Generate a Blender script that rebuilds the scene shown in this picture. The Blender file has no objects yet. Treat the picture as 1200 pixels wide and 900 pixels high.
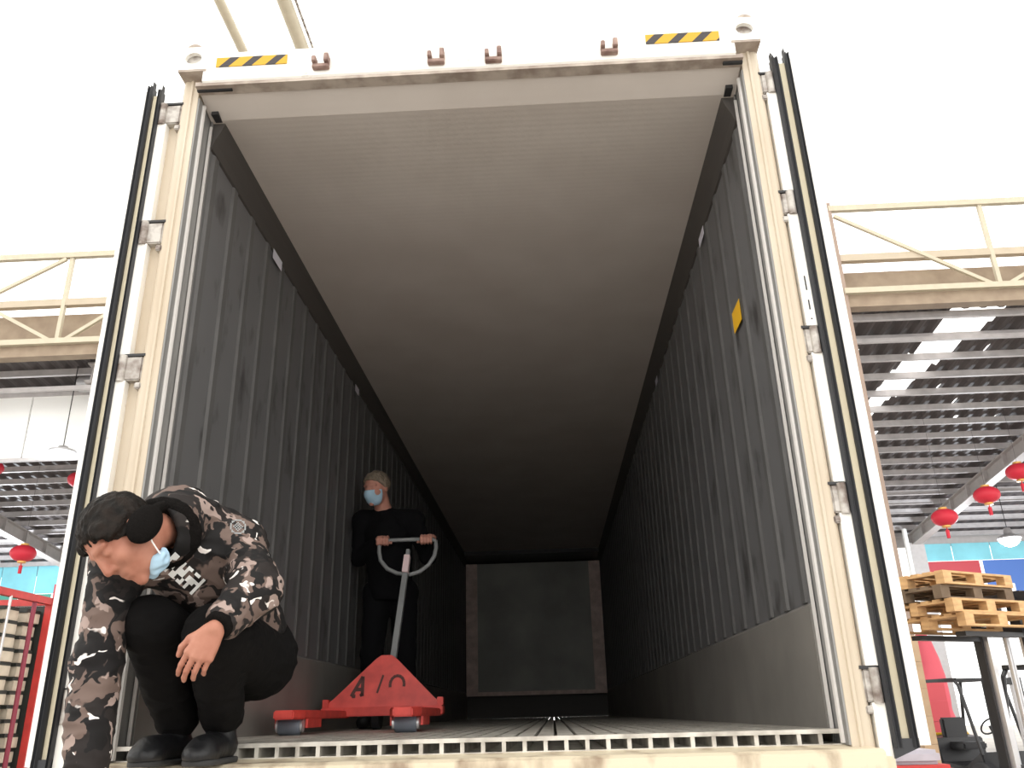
import bpy, bmesh, math, random
import numpy as np
from mathutils import Vector, Matrix, noise
from mathutils.bvhtree import BVHTree
random.seed(7)
S = bpy.context.scene
C = S.collection
PI = math.pi

# ------------------------------------------------------------------ camera, sky, exposure
cam_d = bpy.data.cameras.new('camera'); cam = bpy.data.objects.new('camera', cam_d); C.objects.link(cam)
cam_d.sensor_width = 36; cam_d.lens = 971 * 36 / 1200; cam_d.clip_end = 300
def cam_axes(y, t, r):
    f = Vector((math.sin(y)*math.cos(t), math.cos(y)*math.cos(t), math.sin(t)))
    r0 = Vector((math.cos(y), -math.sin(y), 0)); u0 = r0.cross(f)
    return math.cos(r)*r0 + math.sin(r)*u0, -math.sin(r)*r0 + math.cos(r)*u0, f
CR, CU, CF = cam_axes(-0.037, 0.3786, -0.0263)
cam.matrix_world = Matrix(((CR.x, CU.x, -CF.x, 0.2583), (CR.y, CU.y, -CF.y, -2.7787), (CR.z, CU.z, -CF.z, 0.0682), (0, 0, 0, 1)))
S.camera = cam
w = bpy.data.worlds.new('sky'); S.world = w; w.use_nodes = True
bg = w.node_tree.nodes['Background']; bg.inputs[0].default_value = (1.0, 0.985, 0.955, 1); bg.inputs[1].default_value = 2.45
S.view_settings.view_transform = 'Standard'; S.view_settings.look = 'None'
S.view_settings.exposure = 0.0; S.view_settings.gamma = 1.0; S.view_settings.use_curve_mapping = False

# ------------------------------------------------------------------ materials
def new_mat(name):
    m = bpy.data.materials.new(name); m.use_nodes = True
    return m, m.node_tree, m.node_tree.nodes['Principled BSDF']
def mat(name, col, rough=0.6, metal=0.0, var=0.0, scale=6.0, col2=None, stretch=(1, 1, 1), bump=0.0, bscale=40, spec=0.5, sharp=(0.35, 0.7)):
    m, nt, b = new_mat(name)
    b.inputs['Roughness'].default_value = rough; b.inputs['Metallic'].default_value = metal
    b.inputs['Specular IOR Level'].default_value = spec
    b.inputs['Base Color'].default_value = (*col, 1)
    tc = nt.nodes.new('ShaderNodeTexCoord'); mp = nt.nodes.new('ShaderNodeMapping')
    nt.links.new(tc.outputs['Object'], mp.inputs[0]); mp.inputs['Scale'].default_value = stretch
    if col2 is not None or var:
        n = nt.nodes.new('ShaderNodeTexNoise'); n.inputs['Scale'].default_value = scale; n.inputs['Detail'].default_value = 6
        nt.links.new(mp.outputs[0], n.inputs[0])
        r = nt.nodes.new('ShaderNodeValToRGB'); nt.links.new(n.outputs[0], r.inputs[0])
        c2 = col2 if col2 is not None else tuple(c*(1-var) for c in col)
        r.color_ramp.elements[0].color = (*c2, 1); r.color_ramp.elements[1].color = (*col, 1)
        r.color_ramp.elements[0].position = sharp[0]; r.color_ramp.elements[1].position = sharp[1]
        nt.links.new(r.outputs[0], b.inputs['Base Color'])
    if bump:
        n2 = nt.nodes.new('ShaderNodeTexNoise'); n2.inputs['Scale'].default_value = bscale; n2.inputs['Detail'].default_value = 4
        nt.links.new(mp.outputs[0], n2.inputs[0])
        bp = nt.nodes.new('ShaderNodeBump'); bp.inputs['Strength'].default_value = bump; bp.inputs['Distance'].default_value = 0.01
        nt.links.new(n2.outputs[0], bp.inputs['Height']); nt.links.new(bp.outputs[0], b.inputs['Normal'])
    return m
def wave_bump(m, axis, scale, strength, dist=0.01):
    nt = m.node_tree; b = nt.nodes['Principled BSDF']
    tc = nt.nodes.new('ShaderNodeTexCoord'); wv = nt.nodes.new('ShaderNodeTexWave'); wv.bands_direction = axis
    wv.inputs['Scale'].default_value = scale; nt.links.new(tc.outputs['Object'], wv.inputs[0])
    bp = nt.nodes.new('ShaderNodeBump'); bp.inputs['Strength'].default_value = strength; bp.inputs['Distance'].default_value = dist
    nt.links.new(wv.outputs[0], bp.inputs['Height']); nt.links.new(bp.outputs[0], b.inputs['Normal'])

M = {}
M['paint'] = mat('cream_paint', (0.60, 0.525, 0.42), 0.5, var=0.12, scale=3, col2=(0.50, 0.41, 0.30), stretch=(1, 1, .35))
M['paint_dirty'] = mat('dirty_cream_paint', (0.66, 0.57, 0.42), 0.5, col2=(0.3, 0.22, 0.15), scale=9, sharp=(.33, .5), stretch=(1, 1, .5))
M['paint_white'] = mat('white_paint', (0.86, 0.84, 0.79), 0.45, col2=(0.5, 0.4, 0.33), scale=14, sharp=(.22, .36))
M['door_edge'] = mat('door_edge_cream', (0.72, 0.64, 0.46), 0.5, var=0.15, scale=8, stretch=(1, 1, .2))
M['jamb'] = mat('aluminium_jamb', (0.30, 0.295, 0.285), 0.45, 0.2, var=0.2, scale=10, stretch=(3, 3, .4))
M['jamb_ridge'] = mat('bright_aluminium', (0.66, 0.63, 0.6), 0.4, 0.2)
M['brown_under'] = mat('weathered_shaded_taupe', (0.5, 0.43, 0.37), 0.6, col2=(0.3, 0.24, 0.2), scale=12, sharp=(.35, .6))  # taupe puts the underside shade of header and castings into the colour
M['lining'] = mat('grey_wall_lining', (0.165, 0.163, 0.166), 0.45, 0.2, col2=(0.07, 0.067, 0.066), scale=5, stretch=(1, 1.6, .8), sharp=(.30, .44))
M['rib'] = mat('grey_rib', (0.145, 0.142, 0.14), 0.45, 0.2, var=0.2, scale=5)
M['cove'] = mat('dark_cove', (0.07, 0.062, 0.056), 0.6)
M['kick'] = mat('kick_plate', (0.25, 0.235, 0.215), 0.5, 0.15, var=0.25, scale=3)
M['ceiling'] = mat('ceiling_lining', (0.63, 0.575, 0.53), 0.55, col2=(0.57, 0.515, 0.47), scale=2)
wave_bump(M['ceiling'], 'Y', 9, 0.07, 0.003)
M['alu_floor'] = mat('aluminium_floor', (0.62, 0.59, 0.53), 0.45, 0.35, col2=(0.34, 0.31, 0.27), scale=12, sharp=(.35, .6))
M['dark_metal'] = mat('dark_metal', (0.035, 0.034, 0.035), 0.5, 0.3)
M['bulkhead'] = mat('bulkhead', (0.36, 0.36, 0.33), 0.5, col2=(0.24, 0.24, 0.22), scale=1.6)
M['bulk_strip'] = mat('bulkhead_strip', (0.85, 0.68, 0.62), 0.6, col2=(0.6, 0.47, 0.42), scale=9)
M['rubber'] = mat('black_rubber', (0.028, 0.029, 0.033), 0.55)
M['hinge'] = mat('worn_hinge_steel', (0.5, 0.47, 0.43), 0.5, 0.3, col2=(0.16, 0.12, 0.1), scale=18, sharp=(.35, .6))
M['steel'] = mat('beige_steel', (0.46, 0.39, 0.29), 0.6, col2=(0.5, 0.42, 0.32), scale=4)
M['steel_light'] = mat('pale_steel', (0.56, 0.5, 0.38), 0.55, var=.1)
M['fascia'] = mat('brown_fascia', (0.36, 0.28, 0.2), 0.7, col2=(0.28, 0.21, 0.15), scale=3)
M['column'] = mat('taupe_column', (0.34, 0.25, 0.2), 0.6, var=.1)
M['roof'] = mat('dark_roof_sheet', (0.11, 0.095, 0.095), 0.6, col2=(0.08, 0.07, 0.07), scale=2)
M['purlin'] = mat('grey_purlin', (0.6, 0.57, 0.57), 0.5, var=.2, scale=4)
M['rafter'] = mat('grey_rafter', (0.5, 0.47, 0.46), 0.6, var=.1)
M['duct'] = mat('galvanised_duct', (0.5, 0.49, 0.5), 0.4, 0.4, var=.3, scale=3)
M['ground'] = mat('concrete_ground', (0.5, 0.47, 0.43), 0.85, col2=(0.36, 0.33, 0.3), scale=1.2)
M['red'] = mat('red_steel_paint', (0.62, 0.05, 0.045), 0.45, var=.2, scale=8)
M['jack_red'] = mat('pallet_jack_red', (0.78, 0.08, 0.06), 0.45, col2=(0.55, 0.05, 0.04), scale=9)
M['magenta'] = mat('dark_red_post', (0.28, 0.04, 0.07), 0.5)
M['silver'] = mat('silver_pipe', (0.75, 0.74, 0.75), 0.3, 0.7)
M['carton'] = mat('cream_carton', (0.72, 0.64, 0.52), 0.8, var=.2, scale=7)
M['gap_shade'] = mat('dark_gap_shade', (0.035, 0.04, 0.035), 0.6)  # near black, stands in for shaded gaps around the cartons
M['card'] = mat('brown_card', (0.5, 0.35, 0.22), 0.8, var=.15)
M['wood'] = mat('pallet_wood', (0.72, 0.46, 0.22), 0.75, col2=(0.5, 0.3, 0.14), scale=6, stretch=(1, 1, 4))
M['wood_dark'] = mat('dark_pallet_wood', (0.2, 0.14, 0.09), 0.8, var=.3)  # darker brown wood for a single pallet
M['black'] = mat('black_paint', (0.025, 0.025, 0.028), 0.4)
M['yellow'] = mat('yellow_paint', (0.8, 0.5, 0.03), 0.5)
M['blue'] = mat('blue_paint', (0.05, 0.13, 0.6), 0.5)
M['grey_box'] = mat('lavender_grey', (0.5, 0.47, 0.53), 0.6, var=.2)
M['cyan'] = mat('cyan_sheet', (0.3, 0.78, 0.9), 0.6, var=.2, scale=1)
M['far_red'] = mat('red_banner', (0.6, 0.08, 0.1), 0.6)
M['far_blue'] = mat('blue_banner', (0.1, 0.22, 0.62), 0.6)
M['green'] = mat('green_sign', (0.08, 0.35, 0.28), 0.6)
M['white'] = mat('white_plain', (0.93, 0.93, 0.91), 0.6)
M['label_white'] = mat('label_lilac_white', (0.75, 0.72, 0.8), 0.6)
M['label_yellow'] = mat('label_orange_yellow', (0.9, 0.5, 0.02), 0.6)
M['lantern'] = mat('red_lantern_silk', (0.75, 0.03, 0.06), 0.55)
M['gold'] = mat('gold_trim', (0.75, 0.42, 0.12), 0.4, 0.4)
M['pink_label'] = mat('pink_white_label', (0.85, 0.66, 0.66), 0.5)
M['handle_grey'] = mat('grey_handle_paint', (0.3, 0.31, 0.31), 0.45, var=.2)
M['wheel'] = mat('grey_roller', (0.16, 0.18, 0.22), 0.45)
M['chrome'] = mat('chrome_washer', (0.7, 0.7, 0.72), 0.3, 0.7)
M['paint_black'] = mat('faded_black_lettering', (0.1, 0.035, 0.03), 0.7)
M['skin'] = mat('skin', (0.44, 0.2, 0.135), 0.55, col2=(0.36, 0.145, 0.095), scale=22, spec=.35)
M['skin'].node_tree.nodes['Principled BSDF'].inputs['Subsurface Weight'].default_value = 0.0
M['skin_dim'] = mat('ruddy_skin', (0.6, 0.28, 0.21), 0.55, var=.1)
M['hair'] = mat('black_hair', (0.018, 0.012, 0.009), 0.6, col2=(0.006, 0.005, 0.004), scale=30, bump=.4, bscale=120, spec=.15)
M['hair_grey'] = mat('greying_hair', (0.28, 0.22, 0.16), 0.7, var=.4, scale=40, bump=.6, bscale=80)
M['fleece'] = mat('black_fleece', (0.008, 0.007, 0.0065), 0.95, spec=.05, bump=.5, bscale=150)
M['trouser'] = mat('black_trouser_cloth', (0.0055, 0.005, 0.005), 0.9, bump=.4, bscale=25, spec=.1)
M['shoe'] = mat('black_leather', (0.006, 0.006, 0.007), 0.5, bump=.3, bscale=30)
M['sole'] = mat('dark_sole', (0.03, 0.03, 0.03), 0.8)
M['mask'] = mat('light_blue_mask', (0.45, 0.66, 0.82), 0.7, var=.1, bump=.2, bscale=60)
M['dark_cloth'] = mat('dark_work_jacket', (0.007, 0.007, 0.008), 0.95, spec=.08)
M['eye'] = mat('eye_dark', (0.02, 0.015, 0.012), 0.2)
M['rust'] = mat('rusty_keeper', (0.42, 0.3, 0.25), 0.7, col2=(.2, .12, .1), scale=20)

# translucent white roofing: lets most daylight through
m, nt, b = new_mat('translucent_roof_sheet'); nt.nodes.remove(b)
tr = nt.nodes.new('ShaderNodeBsdfTransparent'); tr.inputs[0].default_value = (.97, .965, .95, 1)
tl = nt.nodes.new('ShaderNodeBsdfTranslucent'); tl.inputs[0].default_value = (.95, .94, .9, 1)
mx = nt.nodes.new('ShaderNodeMixShader'); mx.inputs[0].default_value = .3
nt.links.new(tr.outputs[0], mx.inputs[1]); nt.links.new(tl.outputs[0], mx.inputs[2]); nt.links.new(mx.outputs[0], nt.nodes['Material Output'].inputs[0])
M['poly'] = m
# lamp
def emis(name, col, st):
    m, nt, b = new_mat(name); b.inputs['Emission Color'].default_value = (*col, 1); b.inputs['Emission Strength'].default_value = st
    b.inputs['Base Color'].default_value = (.8, .8, .8, 1); return m
M['lamp'] = emis('lit_lamp', (.85, .93, 1), 12)
# hazard stripes
m, nt, b = new_mat('hazard_stripes'); b.inputs['Roughness'].default_value = .5
tc = nt.nodes.new('ShaderNodeTexCoord'); sp = nt.nodes.new('ShaderNodeSeparateXYZ'); nt.links.new(tc.outputs['Object'], sp.inputs[0])
a1 = nt.nodes.new('ShaderNodeMath'); a1.operation = 'MULTIPLY'; a1.inputs[1].default_value = -.95; nt.links.new(sp.outputs[2], a1.inputs[0])
a2 = nt.nodes.new('ShaderNodeMath'); a2.operation = 'ADD'; nt.links.new(sp.outputs[0], a2.inputs[0]); nt.links.new(a1.outputs[0], a2.inputs[1])
a3 = nt.nodes.new('ShaderNodeMath'); a3.operation = 'MULTIPLY_ADD'; a3.inputs[1].default_value = 1/.1; a3.inputs[2].default_value = 50.3; nt.links.new(a2.outputs[0], a3.inputs[0])
a4 = nt.nodes.new('ShaderNodeMath'); a4.operation = 'FRACT'; nt.links.new(a3.outputs[0], a4.inputs[0])
a5 = nt.nodes.new('ShaderNodeMath'); a5.operation = 'GREATER_THAN'; a5.inputs[1].default_value = .58; nt.links.new(a4.outputs[0], a5.inputs[0])
mc = nt.nodes.new('ShaderNodeMix'); mc.data_type = 'RGBA'; nt.links.new(a5.outputs[0], mc.inputs[0])
mc.inputs[6].default_value = (.58, .33, .012, 1); mc.inputs[7].default_value = (.035, .028, .03, 1)
nt.links.new(mc.outputs[2], b.inputs['Base Color']); M['hazard'] = m
# camouflage cloth
def camo():
    m, nt, b = new_mat('camouflage_cloth'); b.inputs['Roughness'].default_value = .75; b.inputs['Specular IOR Level'].default_value = .25
    tc = nt.nodes.new('ShaderNodeTexCoord')
    nz = nt.nodes.new('ShaderNodeTexNoise'); nz.inputs['Scale'].default_value = 9; nz.inputs['Detail'].default_value = 3; nt.links.new(tc.outputs['Object'], nz.inputs[0])
    wp = nt.nodes.new('ShaderNodeMix'); wp.data_type = 'VECTOR'; wp.inputs[0].default_value = .16
    nt.links.new(tc.outputs['Object'], wp.inputs[4]); nt.links.new(nz.outputs['Color'], wp.inputs[5])
    def layer(prev, off, scale, st, th, col):
        mp = nt.nodes.new('ShaderNodeMapping'); mp.inputs['Location'].default_value = off; mp.inputs['Scale'].default_value = st
        mp.inputs['Rotation'].default_value = (off[0], off[1], off[2]); nt.links.new(wp.outputs[1], mp.inputs[0])
        n = nt.nodes.new('ShaderNodeTexNoise'); n.inputs['Scale'].default_value = scale; n.inputs['Detail'].default_value = 1.6; n.inputs['Distortion'].default_value = .5
        nt.links.new(mp.outputs[0], n.inputs[0])
        g = nt.nodes.new('ShaderNodeValToRGB'); g.color_ramp.elements[0].position = th-.008; g.color_ramp.elements[1].position = th+.008
        nt.links.new(n.outputs[0], g.inputs[0])
        x = nt.nodes.new('ShaderNodeMix'); x.data_type = 'RGBA'; nt.links.new(g.outputs[0], x.inputs[0])
        if isinstance(prev, tuple): x.inputs[6].default_value = (*prev, 1)
        else: nt.links.new(prev, x.inputs[6])
        x.inputs[7].default_value = (*col, 1); return x.outputs[2]
    o = layer((.02, .016, .015), (3.1, .2, 1.3), 12, (1, 1, 1.2), .52, (.15, .105, .088))
    o = layer(o, (7.7, 1.2, 2.3), 17, (1, 1.2, 1), .60, (.33, .25, .22))
    o = layer(o, (1.7, 5.2, 4.3), 14, (1.2, 1, 1), .535, (.009, .008, .008))
    o = layer(o, (4.4, 2.2, 8.3), 20, (.45, 1, 1.4), .67, (.8, .74, .7))
    nt.links.new(o, b.inputs['Base Color']); return m
M['camo'] = camo()

# ------------------------------------------------------------------ object helpers
def empty(name, label, cat, loc=(0, 0, 0), rz=0, group=None):
    o = bpy.data.objects.new(name, None); C.objects.link(o); o.location = loc; o.rotation_euler = (0, 0, rz)
    o.empty_display_size = .1
    o['label'] = label; o['category'] = cat
    if group: o['group'] = group
    return o
def tag(o, label, cat, group=None):
    o['label'] = label; o['category'] = cat
    if group: o['group'] = group
    return o
def struct(o): o['kind'] = 'structure'; return o

class MB:
    def __init__(s): s.v = []; s.f = []
    def add(s, vs, fs):
        n = len(s.v); s.v += [tuple(v) for v in vs]; s.f += [tuple(i+n for i in f) for f in fs]; return s
    def box(s, x0, x1, y0, y1, z0, z1):
        vs = [(x, y, z) for x in (x0, x1) for y in (y0, y1) for z in (z0, z1)]
        return s.add(vs, [(0, 1, 3, 2), (4, 6, 7, 5), (0, 4, 5, 1), (2, 3, 7, 6), (0, 2, 6, 4), (1, 5, 7, 3)])
    def beam(s, p, q, w, h, up=(0, 0, 1)):
        p = Vector(p); q = Vector(q); d = (q-p).normalized(); u = Vector(up)
        if abs(d.dot(u)) > .98: u = Vector((0, 1, 0))
        a = d.cross(u).normalized()*w/2; c = a.cross(d).normalized()*h/2
        vs = [p-a-c, p+a-c, p+a+c, p-a+c, q-a-c, q+a-c, q+a+c, q-a+c]
        return s.add(vs, [(3, 2, 1, 0), (4, 5, 6, 7), (0, 1, 5, 4), (1, 2, 6, 5), (2, 3, 7, 6), (3, 0, 4, 7)])
    def tube(s, pts, r, n=12, closed=False, caps=True):
        pts = [Vector(p) for p in pts]; rs = r if isinstance(r, (list, tuple)) else [r]*len(pts)
        m = len(pts); vs = []; prev = None
        for i, p in enumerate(pts):
            if closed: t = (pts[(i+1) % m]-pts[i-1])
            else: t = pts[min(i+1, m-1)]-pts[max(i-1, 0)]
            t.normalize()
            if prev is None:
                a = t.orthogonal().normalized()
            else:
                a = (prev - t*prev.dot(t)).normalized()
            prev = a; b_ = t.cross(a)
            for k in range(n):
                th = 2*PI*k/n; vs.append(p + (a*math.cos(th)+b_*math.sin(th))*rs[i])
        fs = []
        rng = m if closed else m-1
        for i in range(rng):
            j = (i+1) % m
            for k in range(n): fs.append((i*n+k, i*n+(k+1) % n, j*n+(k+1) % n, j*n+k))
        if caps and not closed:
            fs.append(tuple(range(n-1, -1, -1))); fs.append(tuple((m-1)*n+k for k in range(n)))
        return s.add(vs, fs)
    def lathe(s, prof, c=(0, 0, 0), n=24, axis='Z'):
        vs = []
        for r, z in prof:
            for k in range(n):
                th = 2*PI*k/n; x, y = r*math.cos(th), r*math.sin(th)
                v = (x, y, z) if axis == 'Z' else ((z, x, y) if axis == 'X' else (y, z, x))
                vs.append((v[0]+c[0], v[1]+c[1], v[2]+c[2]))
        fs = []
        for i in range(len(prof)-1):
            for k in range(n): fs.append((i*n+k, i*n+(k+1) % n, (i+1)*n+(k+1) % n, (i+1)*n+k))
        fs.append(tuple(range(n-1, -1, -1))); fs.append(tuple((len(prof)-1)*n+k for k in range(n)))
        return s.add(vs, fs)
    def prism(s, poly, a, z0, z1):
        # poly of 2D points extruded along axis a
        def P(u, v, t): return {'X': (t, u, v), 'Y': (u, t, v), 'Z': (u, v, t)}[a]
        n = len(poly); vs = [P(u, v, z0) for u, v in poly]+[P(u, v, z1) for u, v in poly]
        fs = [tuple(range(n-1, -1, -1)), tuple(range(n, 2*n))]+[(i, (i+1) % n, n+(i+1) % n, n+i) for i in range(n)]
        return s.add(vs, fs)
    def build(s, name, m, parent=None, bevel=0, smooth=False, loc=None):
        me = bpy.data.meshes.new(name); me.from_pydata(s.v, [], s.f)
        bm = bmesh.new(); bm.from_mesh(me); bmesh.ops.recalc_face_normals(bm, faces=bm.faces)
        if bevel:
            bmesh.ops.bevel(bm, geom=bm.edges[:], offset=bevel, segments=2, affect='EDGES', clamp_overlap=True)
        bm.to_mesh(me); bm.free()
        if smooth:
            me.polygons.foreach_set('use_smooth', [True]*len(me.polygons))
            try: me.set_sharp_from_angle(angle=math.radians(40))
            except Exception: pass
        me.materials.append(m if not isinstance(m, str) else M[m])
        o = bpy.data.objects.new(name, me); C.objects.link(o)
        if parent: o.parent = parent
        if loc: o.location = loc
        return o
def copy_tree(o, parent=None):
    c = o.copy(); C.objects.link(c)
    if parent: c.parent = parent
    for ch in list(o.children): copy_tree(ch, c)
    return c

# ------------------------------------------------------------------ ground and big structure
GZ = -1.5
g = MB().box(-45, 45, -14, 62, GZ-.2, GZ).build('floor', 'ground'); struct(g)

# translucent canopy over the loading yard
def corrugated(x0, x1, y0, y1, zf, pitch, amp, skip=None, along='Y', ny=1):
    mb = MB(); nx = int((x1-x0)/pitch*4)
    idx = {}
    def vid(i, j):
        if (i, j) not in idx:
            x = x0+(x1-x0)*i/nx; y = y0+(y1-y0)*j/ny
            idx[(i, j)] = len(mb.v); mb.v.append((x, y, zf(y)+amp*(1 if (i//2) % 2 else -1)))
        return idx[(i, j)]
    for i in range(nx):
        for j in range(ny):
            xc = x0+(x1-x0)*(i+.5)/nx; yc = y0+(y1-y0)*(j+.5)/ny
            if skip and skip(xc, yc): continue
            mb.f.append((vid(i, j), vid(i+1, j), vid(i+1, j+1), vid(i, j+1)))
    return mb
CANZ = 11.2
c = corrugated(-30, 30, -9, 14.3, lambda y: CANZ, .6, .04).build('ceiling', 'poly'); struct(c)
# roof tubes running front to back under the canopy
for i, (x, r) in enumerate([(-3.36, .06), (-2.6, .085)]):
    struct(MB().tube([(x, 1.0, 8), (x, 13.9, 8)], r, 16).build('trim_%d' % (i+1), 'steel_light', smooth=True))
struct(MB().tube([(-2.47, 1.0, 8.02), (-2.47, 13.9, 8.02)], .016, 8).build('trim_3', 'hinge', smooth=True))
# front trusses of the dark hall behind: right bay and left bay
TY = 14.0
def truss(name, x0, x1, zt, zm, zb, zf0, zf1, verts, diags):
    mb = MB()
    mb.beam((x0, TY, zt), (x1, TY, zt), .12, .14); mb.beam((x0, TY-.05, zb), (x1, TY-.05, zb), .12, .13)
    for x, xb in verts: mb.beam((x, TY+.02, zt), (xb, TY+.02, zb), .09, .09)
    for p, q in diags: mb.beam((p[0], TY-.02, p[1]), (q[0], TY-.02, q[1]), .07, .08)
    struct(mb.build(name, 'steel_light'))
    mb = MB().beam((x0, TY+.06, zm), (x1, TY+.06, zm), .16, .17)
    struct(mb.build('trim_5' if 'trim_4' == name else 'trim_7', 'steel'))
truss('trim_4', 7.1, 26, 10.80, 9.50, 8.62, 8.5, 8.2,
      [(10.55, 10.55), (14.5, 14.5), (18.5, 18.5), (22.5, 22.5)],
      [((7.2, 10.6), (10.4, 8.65)), ((10.7, 8.65), (14.4, 10.7)), ((14.6, 10.7), (18.4, 8.65)), ((18.6, 8.65), (22.4, 10.7))])
truss('trim_6', -26, -3, 10.50, 9.25, 8.22, 8.1, 7.8,
      [(-10.78, -10.78), (-14.8, -14.8), (-18.8, -18.8), (-6.8, -6.8)],
      [((-12.4, 9.1), (-10.9, 8.25)), ((-10.6, 8.25), (-9.2, 9.2)), ((-10.9, 10.4), (-14.7, 8.3))])
def fascia(name, x0, x1, za, zb, zc, zd):
    mb = MB().box(x0, x1, TY+.35, TY+.5, zb, za); mb.box(x0, x1, TY+.02, TY+.3, zd, zc)
    return struct(mb.build(name, 'fascia'))
fascia('trim_8', 7.1, 26, 9.3, 8.55, 8.55, 8.27); fascia('trim_9', -26, -3, 9.1, 8.1, 8.16, 7.9)
struct(MB().box(7.02, 7.16, TY-.05, TY+.2, GZ, 10.95).build('trim_10', 'column'))
struct(MB().box(-3.2, -3.0, TY-.05, TY+.2, GZ, 10.6).build('trim_11', 'column'))

# dark hall roof sloping down to the back
RZ = lambda y: 8.48-.125*(y-14.5)
def in_sky(x, y):
    if 14.6 < y < 20.3:
        t = (y-14.8)/(19.8-14.8); xl = 9.75-.55*t; xr = 11.0-1.25*t
        return xl < x < xr
    return (20.6 < y < 21.6 and 9.2 < x < 9.95) or (-14.9 < x < -13.6 and 15.2 < y < 15.9)
def in_sky2(x, y):
    if in_sky(x, y): return True
    i, j = int(x*6.67), int(y*4)
    return (7 < x < 26 and 16.5 < y < 21.5 and abs((y*1.05) % 1-.5) < .15 and random.random() < .03)
random.seed(5)
roof = corrugated(-34, 30, 14.4, 31.6, RZ, .4, .03, skip=in_sky2, ny=60); struct(roof.build('ceiling.001', 'roof'))
mb = MB()
for i in range(19):
    y = 14.75+i*.95; z = RZ(y)-.13
    mb.box(-34, 30, y-.02, y+.02, z-.07, z+.1); mb.box(-34, 30, y-.07, y+.02, z-.085, z-.07)
struct(mb.build('trim_12', 'purlin'))
def rafter(name, x):
    mb = MB()
    for dz, w_, h_ in ((-.3, .3, .04), (-.75, .34, .05)):
        mb.beam((x, 15, RZ(15)+dz), (x, 30.6, RZ(30.6)+dz), w_, h_)
    mb.beam((x, 15, RZ(15)-.52), (x, 30.6, RZ(30.6)-.52), .04, .48)
    struct(mb.build(name, 'rafter'))
    s = MB(); y = 16
    while y < 30.5:
        s.box(x-.15, x+.15, y, y+.06, RZ(y)-.72, RZ(y)-.3); y += 1.3
    struct(s.build(name+'0', 'rafter'))
    struct(MB().box(x-.28, x+.28, 30.0, 30.4, GZ, RZ(30)-.7).build('trim_4%d' % int(abs(x)), 'rafter'))
for i, x in enumerate((14.55, -18.75, 6.1, -2.3, -10.4)): rafter('trim_2%d' % i, x)
# pale drop curtain under the left bay, and ducts above it
c = MB()
for k in range(7):
    x = -21.6+k*1.85
    c.box(x, x+1.81, 15.95, 16.0, 6.1, 7.68)
struct(c.build('wall_left', 'white')); 
struct(MB().box(-21.7, -8.7, 15.92, 16.05, 7.68, 7.78).box(-21.7, -8.7, 15.92, 16.05, 6.03, 6.1).build('trim_13', 'purlin'))
d = MB().tube([(-10.95, 15.5, 7.78), (-5.5, 15.5, 7.78)], .19, 20)
tag(d.build('ventilation_duct', 'duct', smooth=True), 'round galvanised duct running above the pale panels at the left', 'duct')
d = MB().tube([(-10.4, 15.6, 7.42), (-5.5, 15.6, 7.42)], .11, 16)
tag(d.build('ventilation_duct', 'duct', smooth=True), 'thinner galvanised pipe below the round duct at the left', 'duct')
struct(MB().box(-20, -3, 15.1, 15.2, 7.5, 7.6).build('trim_14', 'purlin'))
struct(MB().box(7.3, 24, 15.4, 15.5, 8.0, 8.1).build('trim_15', 'purlin'))

# far end of the hall: lintel, cyan sheets, banners, pipe
struct(MB().box(-34, 30, 31.3, 31.5, 5.9, RZ(31.4)-.05).build('wall_back', 'rafter'))
def sheet_strip(x0, x1, z0, z1, label, y=31.25, m='cyan', name='awning_sheet', cat='awning'):
    mb = MB(); n = max(1, int((x1-x0)/1.4))
    for i in range(n):
        a = x0+(x1-x0)*i/n; b_ = x0+(x1-x0)*(i+1)/n
        mb.box(a+.02, b_-.02, y, y+.04, z0, z1)
    return tag(mb.build(name, m), label, cat)
sheet_strip(14.9, 24, 5.3, 5.98, 'long cyan sheet strip under the hall roof at the far right')
sheet_strip(-27, -15, 5.15, 6.3, 'long cyan sheet strip at the far left beyond the red cage')
sheet_strip(13.1, 14.3, 4.6, 6.1, 'cyan sheet beside the far column at the right, left of its white pipe')
sheet_strip(15.1, 17.4, 4.0, 5.28, 'dark red banner below the cyan strip at the far right', m='far_red', name='banner', cat='banner')
sheet_strip(17.5, 21.5, 3.9, 5.28, 'blue banner beside the red one at the far right', m='far_blue', name='banner', cat='banner')
sheet_strip(-23, -20.2, 4.75, 5.12, 'green sign strip with pale marks behind the red cage', m='green', name='sign', cat='sign', y=31.2)
sheet_strip(-20.15, -19.3, 4.85, 5.5, 'small red square sign next to the green sign strip', m='far_red', name='sign', cat='sign', y=31.2)
tag(MB().tube([(14.0, 29.6, GZ), (14.0, 29.6, 6.3)], .09, 12).build('drain_pipe', 'white', smooth=True), 'white vertical pipe beside the far column at the right', 'pipe')

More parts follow.
